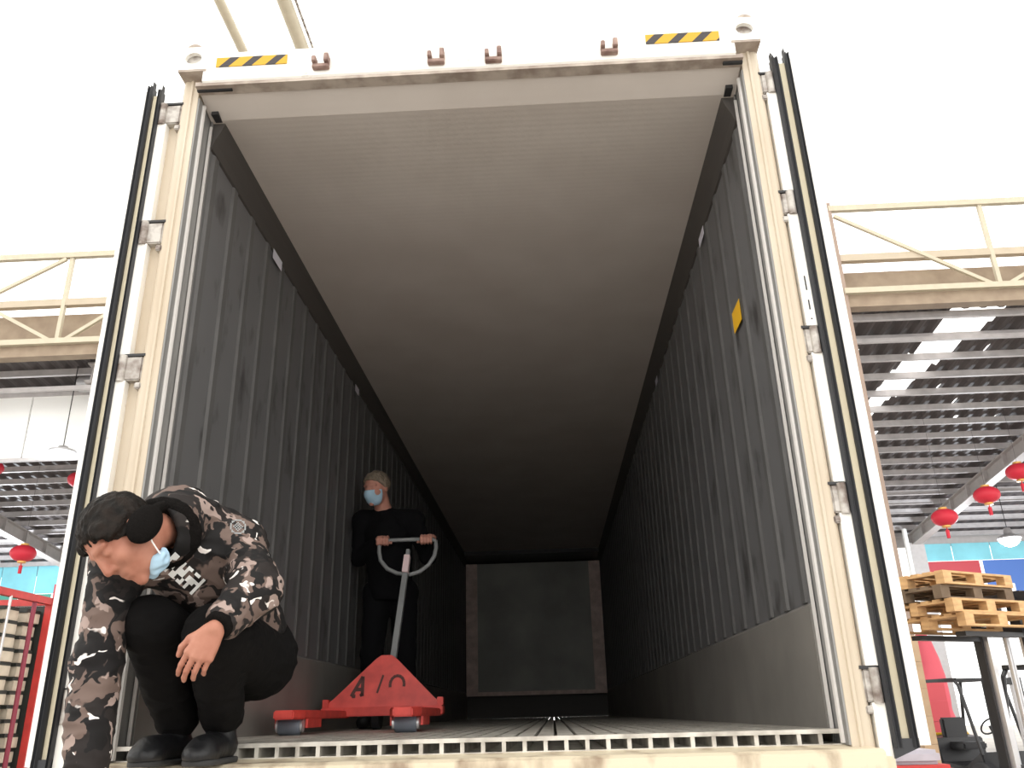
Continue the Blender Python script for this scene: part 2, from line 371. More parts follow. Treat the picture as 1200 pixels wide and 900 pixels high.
# ------------------------------------------------------------------ container
box = empty('shipping_container', 'open cream refrigerated shipping container with its doors swung back', 'container')
W = 1.145; LY = 11.6
def mir(pts, sx): return [(x*sx, y) for x, y in pts]
for sx in (-1, 1):
    # post, jamb profile extruded in z
    post = [(1.156, 0), (1.178, 0), (1.181, -.008), (1.190, -.008), (1.193, 0), (1.212, -.003), (1.219, 0), (1.228, .01), (1.228, .16), (1.156, .16)]
    p = MB().prism(mir(post, sx), 'Z', -.07, 2.64).build('corner_post', 'paint', box)
    jamb = [(1.157, 0.003), (1.150, .005), (1.149, .035), (1.155, .05), (1.154, .14), (1.145, .13), (1.143, .138), (1.146, .16), (1.18, .16), (1.18, .01)]
    MB().prism(mir(jamb, sx), 'Z', -.045, 2.55).build('jamb', 'jamb', box)
    MB().prism(mir([(1.156, .036), (1.142, .038), (1.138, .046), (1.142, .056), (1.156, .058)], sx), 'Z', -.04, 2.54).build('jamb_seal_ridge', 'jamb_ridge', box)
    MB().prism(mir([(1.15, .128), (1.139, .129), (1.139, .135), (1.15, .136)], sx), 'Z', .0, 2.5).build('jamb_lip', 'jamb_ridge', box)
    # side lining with ribs
    prof = []; y = .14; rib = .255
    MB().box(*sorted((sx*1.15, sx*1.19)), .14, LY, 0, 2.56).build('side_lining', 'lining', box)
    rb = MB(); k = 0
    y = .225
    while y < LY-.1:
        poly = [(1.152, y-.040), (1.141, y-.022), (1.141, y+.020), (1.152, y+.038)]
        rb.prism(mir(poly, sx), 'Z', .40, 2.40); y += .2435
    rb.build('lining_ribs', 'rib', box)
    MB().prism([(sx*1.152, .0), (sx*1.137, .0), (sx*1.137, .385), (sx*1.152, .398)], 'Y', .15, LY).build('kick_plate', 'kick', box)
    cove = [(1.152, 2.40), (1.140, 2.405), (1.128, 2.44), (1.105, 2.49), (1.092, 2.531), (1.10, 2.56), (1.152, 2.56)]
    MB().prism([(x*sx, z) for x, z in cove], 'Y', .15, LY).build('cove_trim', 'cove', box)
    # outer side wall
    mb = MB(); mb.box(*sorted((sx*1.195, sx*1.219)), .16, LY+.4, -.12, 2.66)
    mb.build('outer_side_panel', 'paint', box)
MB().box(-1.15, 1.15, .15, LY, 2.532, 2.6).build('ceiling_lining', 'ceiling', box)
MB().box(-1.215, 1.215, .12, LY+.4, 2.66, 2.7).build('roof_panel', 'paint_white', box)
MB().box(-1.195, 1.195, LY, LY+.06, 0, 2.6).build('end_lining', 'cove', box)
# bulkhead
MB().box(-1.13, 1.13, LY-.20, LY-.15, .34, 2.44).build('bulkhead_panel', 'bulkhead', box)
MB().box(-1.13, -.94, LY-.215, LY-.2, .34, 2.44).build('bulkhead_strip', 'bulk_strip', box)
MB().box(.94, 1.13, LY-.215, LY-.2, .34, 2.44).build('bulkhead_strip', 'bulk_strip', box)
MB().box(-.94, .94, LY-.225, LY-.2, .34, .40).build('bulkhead_edge', 'bulk_strip', box)
MB().box(-1.09, 1.09, 10.7, LY, 2.47, 2.533).build('air_outlet_slot', 'dark_metal', box)
# header
hp = [(-.06, 2.585), (-.06, 2.73), (.12, 2.73), (.12, 2.60), (.0, 2.60), (.0, 2.578), (-.05, 2.578)]
MB().prism(hp, 'X', -1.12, 1.12).build('header_beam', 'paint_white', box)
MB().box(-1.15, 1.15, -.052, .005, 2.565, 2.584).build('header_underside', 'brown_under', box)  # brown strip carries the header's underside shade in its colour
MB().prism([(.005, 2.570), (.05, 2.557), (.10, 2.541), (.13, 2.5315), (.16, 2.5315), (.16, 2.62), (.005, 2.62)], 'X', -1.15, 1.15).build('header_lining', 'ceiling', box)
MB().box(-1.15, -1.0, -.03, -.018, 2.558, 2.566).build('lock_slot', 'dark_metal', box)
MB().box(1.07, 1.15, -.035, -.02, 2.556, 2.566).build('lock_slot', 'dark_metal', box)
for sx in (-1, 1):
    MB().box(*sorted((sx*1.13, sx*1.10)), .085, .14, 2.528, 2.545).build('corner_block', 'dark_metal', box)
    # corner casting with an oval hole
    mb = MB(); x0, x1, z0, z1, yf = 1.108, 1.228, 2.645, 2.765, -.065
    n = 24; rect = []; ell = []
    cx, cz = (x0+x1)/2, (z0+z1)/2
    for k in range(n):
        th = 2*PI*k/n; c_, s_ = math.cos(th), math.sin(th)
        t = 1/max(abs(c_), abs(s_)); rect.append((cx+c_*t*(x1-x0)/2, cz+s_*t*(z1-z0)/2)); ell.append((cx+c_*.036, cz+s_*.03))
    vs = [(sx*x, yf, z) for x, z in rect]+[(sx*x, yf, z) for x, z in ell]+[(sx*x, yf+.02, z) for x, z in ell]+[(sx*x, .1, z) for x, z in rect]
    fs = []
    for k in range(n):
        j = (k+1) % n
        fs += [(k, j, n+j, n+k), (n+k, n+j, 2*n+j, 2*n+k), (k, j, 3*n+j, 3*n+k)]
    fs.append(tuple(range(3*n, 4*n)))
    mb.add(vs, fs); cs = mb.build('corner_casting', 'paint_white', box)
    MB().lathe([(.045, yf+.021), (.045, yf+.06)], (sx*cx, 0, cz), 20, 'Y').build('casting_hole', 'hinge', cs)
    MB().box(*sorted((sx*1.108, sx*1.228)), -.063, .1, 2.636, 2.645).build('casting_underside', 'brown_under', box)  # lower face of the casting, shade painted as brown
    # lifting lug above the casting
    lug = MB(); pts = []
    for k in range(9):
        th = PI*(.1+.8*k/8); pts.append((sx*(1.185)+.032*math.cos(th), -.03, 2.768+.035*math.sin(th)))
    lug.tube(pts, .011, 8); lug.build('casting_lug', 'brown_under', cs, smooth=True)
for x, z in ((-.611, 2.625), (-.124, 2.618), (.116, 2.612), (.599, 2.622)):
    mb = MB().box(x-.035, x+.035, -.085, -.06, z-.02, z); mb.box(x-.035, x-.018, -.1, -.06, z, z+.03); mb.box(x+.016, x+.035, -.1, -.06, z, z+.042)
    mb.build('lock_keeper', 'rust', box, bevel=.003)
MB().box(-1.066, -.762, -.0645, -.0605, 2.652, 2.7).build('hazard_sticker', 'hazard', box)
MB().box(.755, 1.06, -.0645, -.0605, 2.652, 2.7).build('hazard_sticker', 'hazard', box)
# labels on the inner walls
def wall_quad(sx, y0, y1, z0, z1, m, sk=0.0, name='wall_label'):
    x = sx*1.1385
    vs = [(x, y0, z0), (x, y1, z0+sk), (x, y1, z1+sk), (x, y0, z1), (x-.001*sx, y0, z0), (x-.001*sx, y1, z0+sk), (x-.001*sx, y1, z1+sk), (x-.001*sx, y0, z1)]
    MB().add(vs, [(0, 1, 2, 3), (7, 6, 5, 4), (0, 4, 5, 1), (1, 5, 6, 2), (2, 6, 7, 3), (3, 7, 4, 0)]).build(name, m, box)
wall_quad(-1, 1.01, 1.16, 2.355, 2.43, 'label_white'); wall_quad(-1, 2.98, 3.1, 2.36, 2.43, 'label_white')
wall_quad(1, .98, 1.12, 2.36, 2.43, 'label_white'); wall_quad(1, 3.05, 3.17, 2.36, 2.42, 'label_white')
wall_quad(1, .49, .64, 1.628, 1.728, 'label_yellow')
# T-bar floor
tb = MB(); n = 35; pitch = 2.29/n
for i in range(n+1):
    x = -1.145+i*pitch
    tb.box(max(x-.0265, -1.145), min(x+.0265, 1.145), .05, LY-.02, -.008, 0)
    if 0 < i < n: tb.box(x-.0065, x+.0065, .05, LY-.02, -.042, -.008)
tb.box(-1.19, 1.19, .05, LY, -.06, -.042)
tb.build('t_bar_floor', 'alu_floor', box)
MB().box(-1.17, 1.17, .046, .07, -.0125, 0.0005).build('floor_nosing', 'alu_floor', box)
# sill
MB().prism([(.05, -.045), (.05, -.2), (-.12, -.2), (-.12, -.06), (-.1, -.052), (.0, -.05)], 'X', -1.21, 1.21).build('door_sill', 'paint_dirty', box)
MB().prism([(.16, -.2), (.16, -.06), (LY+.4, -.06), (LY+.4, -.2)], 'X', -1.2, 1.2).build('base_frame', 'paint', box)
for sx in (-1, 1): MB().box(*sorted((sx*1.14, sx*1.25)), -.08, .12, -.2, -.075).build('corner_casting', 'paint_dirty', box, bevel=.006)
# doors, swung right round against the sides
HZ = [2.47, 1.885, 1.30, .715, .125]
for sx, L in ((1, (1.236, 1.276, 1.274, 1.303, 1.33, 1.352, 1.386)), (-1, (1.276, 1.315, 1.312, 1.327, 1.352, 1.377, 1.396))):
    r = lambda a, b_: sorted((sx*a, sx*b_))
    d = MB().box(*r(L[3]-.002, L[6]-.008), .0, 1.16, -.04, 2.57).build('door', 'door_edge', box)
    MB().box(*r(L[5], L[6]), -.012, 1.17, -.05, 2.585).build('door_skin', 'paint_white', d)
    def gask(a, b_, z0, z1):
        mb = MB(); h = (b_-a)/2
        mb.prism([(sx*x, y) for x, y in [(a, .02), (a, -.012), (a+h*.5, -.024), (a+h*.9, -.014), (a+h*1.1, -.014), (a+h*1.5, -.024), (b_, -.012), (b_, .02)]], 'Z', z0, z1)
        mb.prism([(sx*x, y) for x, y in [(a, .01), (a+h*.2, -.012), (b_-h*.6, .01)]], 'Z', z1, z1+.03)
        mb.build('door_gasket', 'rubber', d)
    gask(L[2], L[3], -.055, 2.59); gask(L[4], L[5], -.055, 2.61)
    MB().prism([(sx*x, z) for x, z in [(L[2], -.085), (L[5], -.055), (L[5], -.03), (L[2], -.03)]], 'Y', -.015, .02).build('door_gasket', 'rubber', d)
    # hinge side plate between the hinges
    zs = [2.57]+sum([[h+.055, h-.052] for h in HZ], [])+[-.12]
    for i in range(0, len(zs), 2):
        if i == 0: continue
        MB().box(*r(L[0], L[1]), -.004, .03, zs[i+1]if i+1 < len(zs) else -.12, zs[i]).build('hinge_plate', 'paint_white', d)
    MB().box(*r(1.226, L[1]), .03, .06, -.1, 2.5).build('hinge_backing', 'paint', d)
    for h in HZ:
        hg = MB().box(*r(1.222, L[1]), -.002, .05, h-.05, h+.045).build('hinge', 'hinge', d, bevel=.005)
        MB().tube([(sx*(L[1]-.018), .0, h-.055), (sx*(L[1]-.018), .0, h+.05)], .016, 14).build('hinge_pin', 'hinge', hg, smooth=True)
        MB().box(*r(1.215, L[1]-.006), -.004, .03, h+.046, h+.056).build('hinge_lug', 'dark_metal', hg)
        MB().box(*r(1.215, 1.24), -.006, .03, h-.085, h-.06).build('hinge_bolt', 'hinge', hg, bevel=.004)
    # small dark marks on the right hinge plate
    if sx == 1:
        for z0, z1 in ((1.50, 1.56), (1.42, 1.46), (1.38, 1.385)):
            MB().box(1.255, 1.260, -.0055, -.004, z0, z1).build('plate_marking', 'dark_metal', d)
        MB().box(1.2, 1.226, -.0012, .0, .2, .5)
# trailer under the container
tr_ = empty('container_trailer', 'dark trailer chassis carrying the cream container', 'trailer', (0, 0, GZ))
mb = MB()
for x in (-.45, .45): mb.box(x-.07, x+.07, .3, 11.9, 1.0, 1.3)
for y in (.5, 3, 6, 9, 11.5): mb.box(-1.15, 1.15, y, y+.12, 1.2, 1.3)
mb.build('chassis', 'dark_metal', tr_)
for y in (1.6, 2.9, 9.5):
    for x in (-.95, .95):
        wv = MB().lathe([(.2, -.14), (.46, -.14), (.5, -.1), (.5, .1), (.46, .14), (.2, .14)], (x, y, .5), 28, 'X').build('wheel', 'rubber', tr_, smooth=True)
        MB().lathe([(.1, -.15), (.22, -.13), (.22, .13), (.1, .15)], (x, y, .5), 20, 'X').build('hub', 'hinge', wv, smooth=True)
    MB().tube([(-.9, y, .5), (.9, y, .5)], .07, 12).build('axle', 'dark_metal', tr_)
for y in (1.0, 10.5):
    for x in (-.45, .45): MB().box(x-.05, x+.05, y, y+.1, 0, 1.02).build('support_leg', 'dark_metal', tr_)

# ------------------------------------------------------------------ signed distance modelling for people
class Vol:
    def __init__(s, lo, hi, res):
        s.o = np.array(lo, float); s.r = res
        s.n = np.ceil((np.array(hi)-s.o)/res).astype(int)+1
        s.d = np.full(s.n, .2, np.float32)
    def sub(s, lo, hi):
        a = np.clip(np.floor((np.array(lo)-s.o)/s.r).astype(int), 0, s.n); b_ = np.clip(np.ceil((np.array(hi)-s.o)/s.r).astype(int)+1, 0, s.n)
        if np.any(b_ <= a): return None
        ax = [s.o[i]+np.arange(a[i], b_[i], dtype=np.float32)*s.r for i in range(3)]
        X = np.meshgrid(*ax, indexing='ij', sparse=True)
        return tuple(slice(a[i], b_[i]) for i in range(3)), X
    def _put(s, sl, d, k, neg=False):
        D = s.d[sl]
        if neg:
            d = -d; h = np.clip(.5-.5*(D-d)/k, 0, 1); s.d[sl] = D*(1-h)+d*h+k*h*(1-h)   # smooth max
        else:
            h = np.clip(.5+.5*(D-d)/k, 0, 1); s.d[sl] = D*(1-h)+d*h-k*h*(1-h)
    def cap(s, a, b_, ra, rb=None, k=.02, neg=False):
        rb = ra if rb is None else rb; a = np.array(a, float); b_ = np.array(b_, float)
        R = max(ra, rb)+k*1.5+.03; q = s.sub(np.minimum(a, b_)-R, np.maximum(a, b_)+R)
        if q is None: return s
        sl, (X, Y, Z) = q; ba = b_-a; L = max(ba@ba, 1e-9)
        t = np.clip(((X-a[0])*ba[0]+(Y-a[1])*ba[1]+(Z-a[2])*ba[2])/L, 0, 1)
        d = np.sqrt((X-a[0]-t*ba[0])**2+(Y-a[1]-t*ba[1])**2+(Z-a[2]-t*ba[2])**2)-(ra+(rb-ra)*t)
        s._put(sl, d, k, neg); return s
    def ell(s, c, R3, rad, k=.02, neg=False):
        c = np.array(c, float); R3 = np.array(R3, float); R = max(rad)+k*1.5+.03
        q = s.sub(c-R, c+R)
        if q is None: return s
        sl, (X, Y, Z) = q
        q1 = q2 = 0
        for i in range(3):
            u = (X-c[0])*R3[i][0]+(Y-c[1])*R3[i][1]+(Z-c[2])*R3[i][2]
            q1 = q1+(u/rad[i])**2; q2 = q2+(u/rad[i]**2)**2
        k0 = np.sqrt(q1); k1 = np.sqrt(q2)+1e-6
        s._put(sl, k0*(k0-1)/k1, k, neg); return s
    def plane(s, p, n, wv=0):   # keep the side n points to
        ax = [s.o[i]+np.arange(s.n[i], dtype=np.float32)*s.r for i in range(3)]
        X, Y, Z = np.meshgrid(*ax, indexing='ij', sparse=True); n = np.array(n, float); n /= np.linalg.norm(n)
        s.d = np.maximum(s.d, -((X-p[0])*n[0]+(Y-p[1])*n[1]+(Z-p[2])*n[2])+wv*(np.sin(X*170+Z*60)*np.sin(Y*140-Z*90+1)+np.sin(X*330-Y*260)*.5)); return s
    def mesh(s, name, m, parent=None, disp=None, smooth_it=0):
        D = s.d; D[0] = D[-1] = .1; D[:, 0] = D[:, -1] = .1; D[:, :, 0] = D[:, :, -1] = .1
        ins = D < 0; nx, ny, nz = D.shape
        cs = np.zeros((nx-1, ny-1, nz-1), np.uint8)
        for i in (0, 1):
            for j in (0, 1):
                for k in (0, 1): cs += ins[i:nx-1+i, j:ny-1+j, k:nz-1+k]
        act = np.argwhere((cs > 0) & (cs < 8)); N = len(act)
        idm = np.full(cs.shape, -1, np.int64); idm[act[:, 0], act[:, 1], act[:, 2]] = np.arange(N)
        acc = np.zeros((N, 3)); cnt = np.zeros(N)
        cor = [(i, j, k) for i in (0, 1) for j in (0, 1) for k in (0, 1)]
        for a in cor:
            for ax in range(3):
                if a[ax]: continue
                b_ = list(a); b_[ax] = 1
                da = D[act[:, 0]+a[0], act[:, 1]+a[1], act[:, 2]+a[2]]; db = D[act[:, 0]+b_[0], act[:, 1]+b_[1], act[:, 2]+b_[2]]
                mk = (da < 0) != (db < 0); t = da[mk]/(da[mk]-db[mk]); P = np.tile(np.array(a, float), (mk.sum(), 1)); P[:, ax] = t
                acc[mk] += P; cnt[mk] += 1
        V = s.o+(act+acc/cnt[:, None])*s.r
        F = []
        for ax in range(3):
            u, v = (ax+1) % 3, (ax+2) % 3
            sa = [slice(None)]*3; sb = [slice(None)]*3; sa[ax] = slice(0, -1); sb[ax] = slice(1, None)
            a_ = ins[tuple(sa)]; b_ = ins[tuple(sb)]
            e = np.argwhere(a_ != b_); e = e[(e[:, u] > 0) & (e[:, v] > 0)]
            fl = a_[e[:, 0], e[:, 1], e[:, 2]]
            q = []
            for du, dv in ((1, 1), (0, 1), (0, 0), (1, 0)):
                c = e.copy(); c[:, u] -= du; c[:, v] -= dv; q.append(idm[c[:, 0], c[:, 1], c[:, 2]])
            q = np.stack(q, 1); q[~fl] = q[~fl][:, ::-1]; F.append(q)
        F = np.concatenate(F); F = F[(F >= 0).all(1)]
        me = bpy.data.meshes.new(name); me.vertices.add(N); me.vertices.foreach_set('co', V.ravel())
        me.loops.add(F.size); me.loops.foreach_set('vertex_index', F.ravel().astype(np.int32))
        me.polygons.add(len(F)); me.polygons.foreach_set('loop_start', np.arange(0, F.size, 4, dtype=np.int32))
        try: me.polygons.foreach_set('loop_total', np.full(len(F), 4, np.int32))
        except Exception: pass
        me.update(calc_edges=True); me.validate()
        me.polygons.foreach_set('use_smooth', np.ones(len(me.polygons), bool))
        if smooth_it or disp:
            bm = bmesh.new(); bm.from_mesh(me)
            for _ in range(smooth_it): bmesh.ops.smooth_vert(bm, verts=bm.verts, factor=.5, use_axis_x=True, use_axis_y=True, use_axis_z=True)
            if disp:
                bm.normal_update()
                for vv in bm.verts: vv.co += vv.normal*disp(vv.co)
            bm.to_mesh(me); bm.free()
        me.materials.append(M[m] if isinstance(m, str) else m)
        o = bpy.data.objects.new(name, me); C.objects.link(o)
        if parent: o.parent = parent; o.matrix_parent_inverse = Matrix.Translation(-parent.location)
        return o
V3 = lambda *a: np.array(a, float)
def unit(v): v = np.array(v, float); return v/np.linalg.norm(v)

class Head:
    def __init__(s, c, F, U, sc=1.0):
        s.c = V3(*c); s.F = unit(F); U = np.array(U, float); s.U = unit(U-s.F*(U@s.F)); s.L = np.cross(s.U, s.F); s.s = sc
        s.R = [s.L, s.F, s.U]
    def p(s, l, f, u): return s.c+(s.L*l+s.F*f+s.U*u)*s.s
    def rad(s, *r): return [x*s.s for x in r]
    def skull(s, v, g=0.0, k=.02):
        v.ell(s.p(0, -.012, .035), s.R, s.rad(.076+g, .097+g, .085+g), k)
        v.ell(s.p(0, .02, -.03), s.R, s.rad(.066+g, .072+g, .075+g), k)
        v.ell(s.p(0, .042, -.068), s.R, s.rad(.045+g, .048+g, .042+g), k)
    def face(s, v):
        k = .008
        s.skull(v)
        v.cap(s.p(0, .078, -.1), s.p(0, .076, -.094), .017*s.s, k=.015)
        for e in (-1, 1):
            v.ell(s.p(e*.04, .055, -.022), s.R, s.rad(.03, .034, .028), .015)
            v.cap(s.p(e*.012, .084, .036), s.p(e*.05, .070, .034), .010*s.s, .008*s.s, .01)
            v.ell(s.p(e*.031, .098, .014), s.R, s.rad(.019, .016, .013), .012, neg=True)
            v.ell(s.p(e*.031, .070, .013), s.R, s.rad(.016, .0165, .012), .005)
            v.ell(s.p(e*.031, .0855, .006), s.R, s.rad(.014, .003, .002), .002, neg=True)
            v.ell(s.p(e*.077, -.012, -.002), s.R, s.rad(.008, .019, .031), .006)
            v.ell(s.p(e*.086, -.006, .0), s.R, s.rad(.005, .009, .017), .004, neg=True)
        v.cap(s.p(0, .088, .022), s.p(0, .106, -.018), .009*s.s, .0125*s.s, .010)
        v.cap(s.p(.012, .093, -.024), s.p(-.012, .093, -.024), .009*s.s, k=.006)
        v.cap(s.p(.007, .104, -.031), s.p(.007, .098, -.033), .003*s.s, k=.003, neg=True)
        v.cap(s.p(-.007, .104, -.031), s.p(-.007, .098, -.033), .003*s.s, k=.003, neg=True)
        v.cap(s.p(.018, .084, -.056), s.p(-.018, .084, -.056), .0085*s.s, k=.006)
        v.cap(s.p(.016, .084, -.069), s.p(-.016, .084, -.069), .009*s.s, k=.006)
        v.cap(s.p(.022, .095, -.0622), s.p(-.022, .095, -.0622), .0025*s.s, k=.003, neg=True)

def hand(v, wrist, D, Th, sc=1.0, curl=(.35, .5, .4), spread=.06):
    """D towards the fingers, Th towards the thumb side, N = back of the hand"""
    D = unit(D); Th = np.array(Th, float); Th = unit(Th-D*(Th@D)); return _hand(v, V3(*wrist), D, Th, sc, curl, spread)
def _hand(v, w, D, T, sc, curl, spread, N=None):
    N = np.cross(D, T) if N is None else N
    if HN[0] is not None and N@HN[0] < 0: N = -N
    kn = []
    for i, (t, l) in enumerate(((.033, .086), (.011, .09), (-.011, .086), (-.031, .078))):
        K = w+(D*l+T*t+N*(.004 if i in (1, 2) else 0))*sc; kn.append(K)
        v.cap(w+(D*.008+T*t*.55)*sc, K, .0155*sc, .0125*sc, .008)
    v.ell(w+(D*.05+T*.0)*sc, [D, T, N], [x*sc for x in (.045, .036, .015)], .008)
    for i, (K, Ls, r) in enumerate(zip(kn, ((.040, .025, .02), (.045, .028, .021), (.041, .026, .02), (.032, .02, .018)), (.0092, .0095, .009, .008))):
        d = unit(D+T*(1.5-i)*spread); p = K
        for j in range(3):
            a = curl[j]*(1+.1*i); d2 = unit(d*math.cos(a)-N*math.sin(a)); n2 = unit(np.cross(np.cross(d2, N), d2))
            d = d2; N_ = n2
            q = p+d*Ls[j]*sc; v.cap(p, q, r*sc*(1-.08*j), r*sc*(.95-.1*j), .003); p = q
            N0 = N; N = N_
        N = unit(np.cross(np.cross(D, N0), D)) if False else HN_keep(D, T, N0, w)
    p0 = w+(D*.02+T*.022)*sc; p1 = w+(D*.052+T*.05-N*.012)*sc; p2 = w+(D*.082+T*.060-N*.022)*sc; p3 = w+(D*.105+T*.058-N*.03)*sc
    v.cap(p0, p1, .016*sc, .0125*sc, .008); v.cap(p1, p2, .0115*sc, .0105*sc, .004); v.cap(p2, p3, .0105*sc, .0085*sc, .003)
HN = [None]
def HN_keep(D, T, N0, w):
    n = np.cross(D, T)
    if HN[0] is not None and n@HN[0] < 0: n = -n
    return n

def wr(amp, f1=9, f2=22):
    def d(co):
        return amp*(noise.noise(co*f1)*1.0+(1-abs(noise.noise(co*f2+Vector((3, 1, 2))))*2)*.35)
    return d

# ------------------------------------------------------------------ squatting person in camouflage jacket
J = dict(pelv=V3(-.79, .10, .29), chest=V3(-.82, -.19, .55), c7=V3(-.85, -.33, .645),
         hipR=V3(-.89, .13, .26), hipL=V3(-.71, .08, .25), kneeR=V3(-.90, -.34, .335), kneeL=V3(-.70, -.36, .30),
         ankR=V3(-.925, -.04, .03), ankL=V3(-.775, -.05, .03),
         shR=V3(-1.0, -.37, .51), elR=V3(-.995, -.43, .225), wrR=V3(-.955, -.47, -.04),
         shL=V3(-.70, -.23, .57), elL=V3(-.583, -.37, .42), wrL=V3(-.625, -.55, .295))
FR, FU = V3(-.22, -.42, -.87), V3(-.75, -.60, .10)
hd = Head((-.90, -.56, .545), FR, FU, 1.0)
per = empty('person', 'person squatting on the container sill in camouflage jacket, black trousers and ear muffs', 'person', (-.85, -.03, -.05))
lo, hi = (-1.2, -.85, -.3), (-.4, .38, .85)
v = Vol(lo, hi, .004)
j = J
def body_limbs(v, g, k=.03, arms=True, legs=True, torso=True):
    if torso:
        v.ell(j['pelv'], np.eye(3), (.15+g, .13+g, .12+g), k)
        v.cap(j['pelv'], j['chest'], .115+g, .13+g, k); v.cap(j['chest'], j['c7'], .13+g, .07+g, k)
        v.cap(j['shR'], j['shL'], .06+g, .06+g, k); v.cap(j['chest'], (j['shR']+j['shL'])/2, .12+g, .09+g, k)
    if arms:
        v.cap(j['shR'], j['elR'], .055+g, .042+g, k); v.cap(j['elR'], j['wrR'], .042+g, .027+g, k)
        v.cap(j['shL'], j['elL'], .055+g, .042+g, k); v.cap(j['elL'], j['wrL'], .042+g, .027+g, k)
    if legs:
        for a in 'RL':
            v.cap(j['hip'+a], j['knee'+a], .075+g, .05+g, k); v.cap(j['knee'+a]+V3(0, .01, 0), j['ank'+a]+V3(0, .02, 0), .044+g, .03+g, .015)
body_limbs(v, -.004)
hd.face(v)
v.cap(hd.p(0, -.03, -.04), j['c7'], .055, .06, .03)
HN[0] = V3(.15, -.9, .45)
hand(v, j['wrL'], V3(-.42, -.10, -.90), V3(-.95, -.2, .2), .9, (.3, .45, .35), .012)
HN[0] = V3(0, -1, .0)
hand(v, j['wrR'], V3(.1, -.1, -1), V3(.9, -.3, 0), 1.0, (.3, .5, .4))
v.mesh('body', 'skin', per)
# hair: skull cap with a hairline
h = Vol(hd.c-.16, hd.c+.16, .004)
hd.skull(h, .007, .02); 
h.ell(hd.p(.062, .05, .05), hd.R, (.016, .03, .04), .01); h.ell(hd.p(-.062, .05, .05), hd.R, (.016, .03, .04), .01)
h.plane(hd.p(0, .066, .05), -hd.F*.95+hd.U*.62, .006); h.plane(hd.p(0, 0, -.05), hd.U+hd.F*-.55)
hs = lambda co: .0045*noise.noise(Vector((hd.R[0]@np.array(co)*160, hd.R[1]@np.array(co)*40, hd.R[2]@np.array(co)*60)))+.002*noise.noise(co*30)
h.mesh('hair', 'hair', per, disp=hs)
# ear muffs
for e in (1, -1):
    mm = Vol(hd.p(e*.095, -.02, -.01)-.09, hd.p(e*.095, -.02, -.01)+.09, .004)
    mm.ell(hd.p(e*.098, -.012, -.022), hd.R, (.028, .060, .042), .02); mm.mesh('ear_muff', 'fleece', per)
pts = [hd.p(.1*math.cos(t), -.03-.092*math.sin(t), -.012-.028*math.sin(t)) for t in np.linspace(0, PI, 17)]
bd = MB().tube(pts, .014, 10).build('ear_muff_band', 'fleece', per, smooth=True); bd.matrix_parent_inverse = Matrix.Translation(-per.location)
# mask pulled down under the chin
mk = Vol(hd.p(0, .03, -.08)-.12, hd.p(0, .03, -.08)+.12, .003)
mk.ell(hd.p(0, .022, -.108), hd.R, (.062, .042, .034), .02)
mk.plane(hd.p(0, .0, -.092), -hd.U+hd.F*.25); mk.plane(hd.p(0, -.02, 0), hd.F-.2*hd.U)
mk.mesh('face_mask', 'mask', per, disp=lambda co: .007*noise.noise(co*45)-.003)
ml = MB().tube([hd.p(.058, .02, -.10), hd.p(.075, .01, -.065), hd.p(.088, -.012, -.03)], .0022, 6).build('mask_loop', 'white', per); ml.matrix_parent_inverse = Matrix.Translation(-per.location)
# jacket
cc0 = j['c7']*.42+hd.p(0, -.02, -.07)*.58
jk = Vol(lo, hi, .005); k = .035
jk.ell(j['pelv']+V3(-.01, -.03, .05), np.eye(3), (.165, .14, .11), k)
jk.cap(j['pelv']+V3(0, -.03, .05), j['chest'], .145, .165, k)
jk.cap(j['chest'], (j['shR']+j['shL'])/2+V3(0, .03, .0), .155, .115, k)
jk.cap(j['chest'], j['c7']+V3(.01, .03, -.01), .14, .095, k)
jk.cap(j['shR'], j['shL'], .082, .085, k)
jk.cap(j['shR'], j['elR'], .072, .06, .025); jk.cap(j['elR'], j['wrR']+V3(-.005, 0, .0), .066, .05, .02)
jk.cap(j['shL'], j['elL'], .078, .066, .025); jk.cap(j['elL'], j['wrL']+(j['elL']-j['wrL'])*.28, .066, .052, .02)
jk.cap(j['c7']+V3(-.06, -.03, .02), j['c7']+V3(.07, .03, .02), .045, .045, .02)
# hollow for the neck
jk.cap(j['c7'], cc0, .098, .088, .02); jk.cap(cc0, hd.c, .07, .1, .015, neg=True)
def jd(co):
    return .010*noise.noise(co*8)+.006*(1-2*abs(noise.noise(Vector((co.x*16, co.y*16, co.z*26)))))
jac = jk.mesh('jacket', 'camo', per, disp=jd)
# knitted cuffs, collar
cf = Vol(j['wrL']-.1, j['wrL']+.1, .004); dW = unit(j['elL']-j['wrL'])
cf.cap(j['wrL']+dW*.012, j['wrL']+dW*.07, .038, .043, .005); cf.plane(j['wrL']+dW*.006, dW); cf.mesh('cuff', 'fleece', per, disp=wr(.002, 30, 60))
cf = Vol(j['wrR']-.12, j['wrR']+.12, .005); dW = unit(j['elR']-j['wrR'])
cf.cap(j['wrR']+dW*.0, j['wrR']+dW*.05, .038, .04, .005); cf.plane(j['wrR']-dW*.02, dW); cf.mesh('cuff', 'fleece', per)
cl = Vol(hd.c-.3, hd.c+.35, .005)
cpts = []
nk = unit(j['c7']-hd.p(0, -.03, -.05)); a_ = unit(np.cross(nk, V3(0, 0, 1))); b2 = np.cross(nk, a_)
cc = j['c7']*.42+hd.p(0, -.02, -.07)*.58
for t in np.linspace(0, 2*PI, 17): cpts.append(cc+a_*.078*math.cos(t)+b2*.078*math.sin(t)+V3(.0, -.0, .0))
for a, b_ in zip(cpts[:-1], cpts[1:]): cl.cap(a, b_, .026, k=.01)
cl.mesh('collar', 'fleece', per, disp=wr(.004, 30, 60))
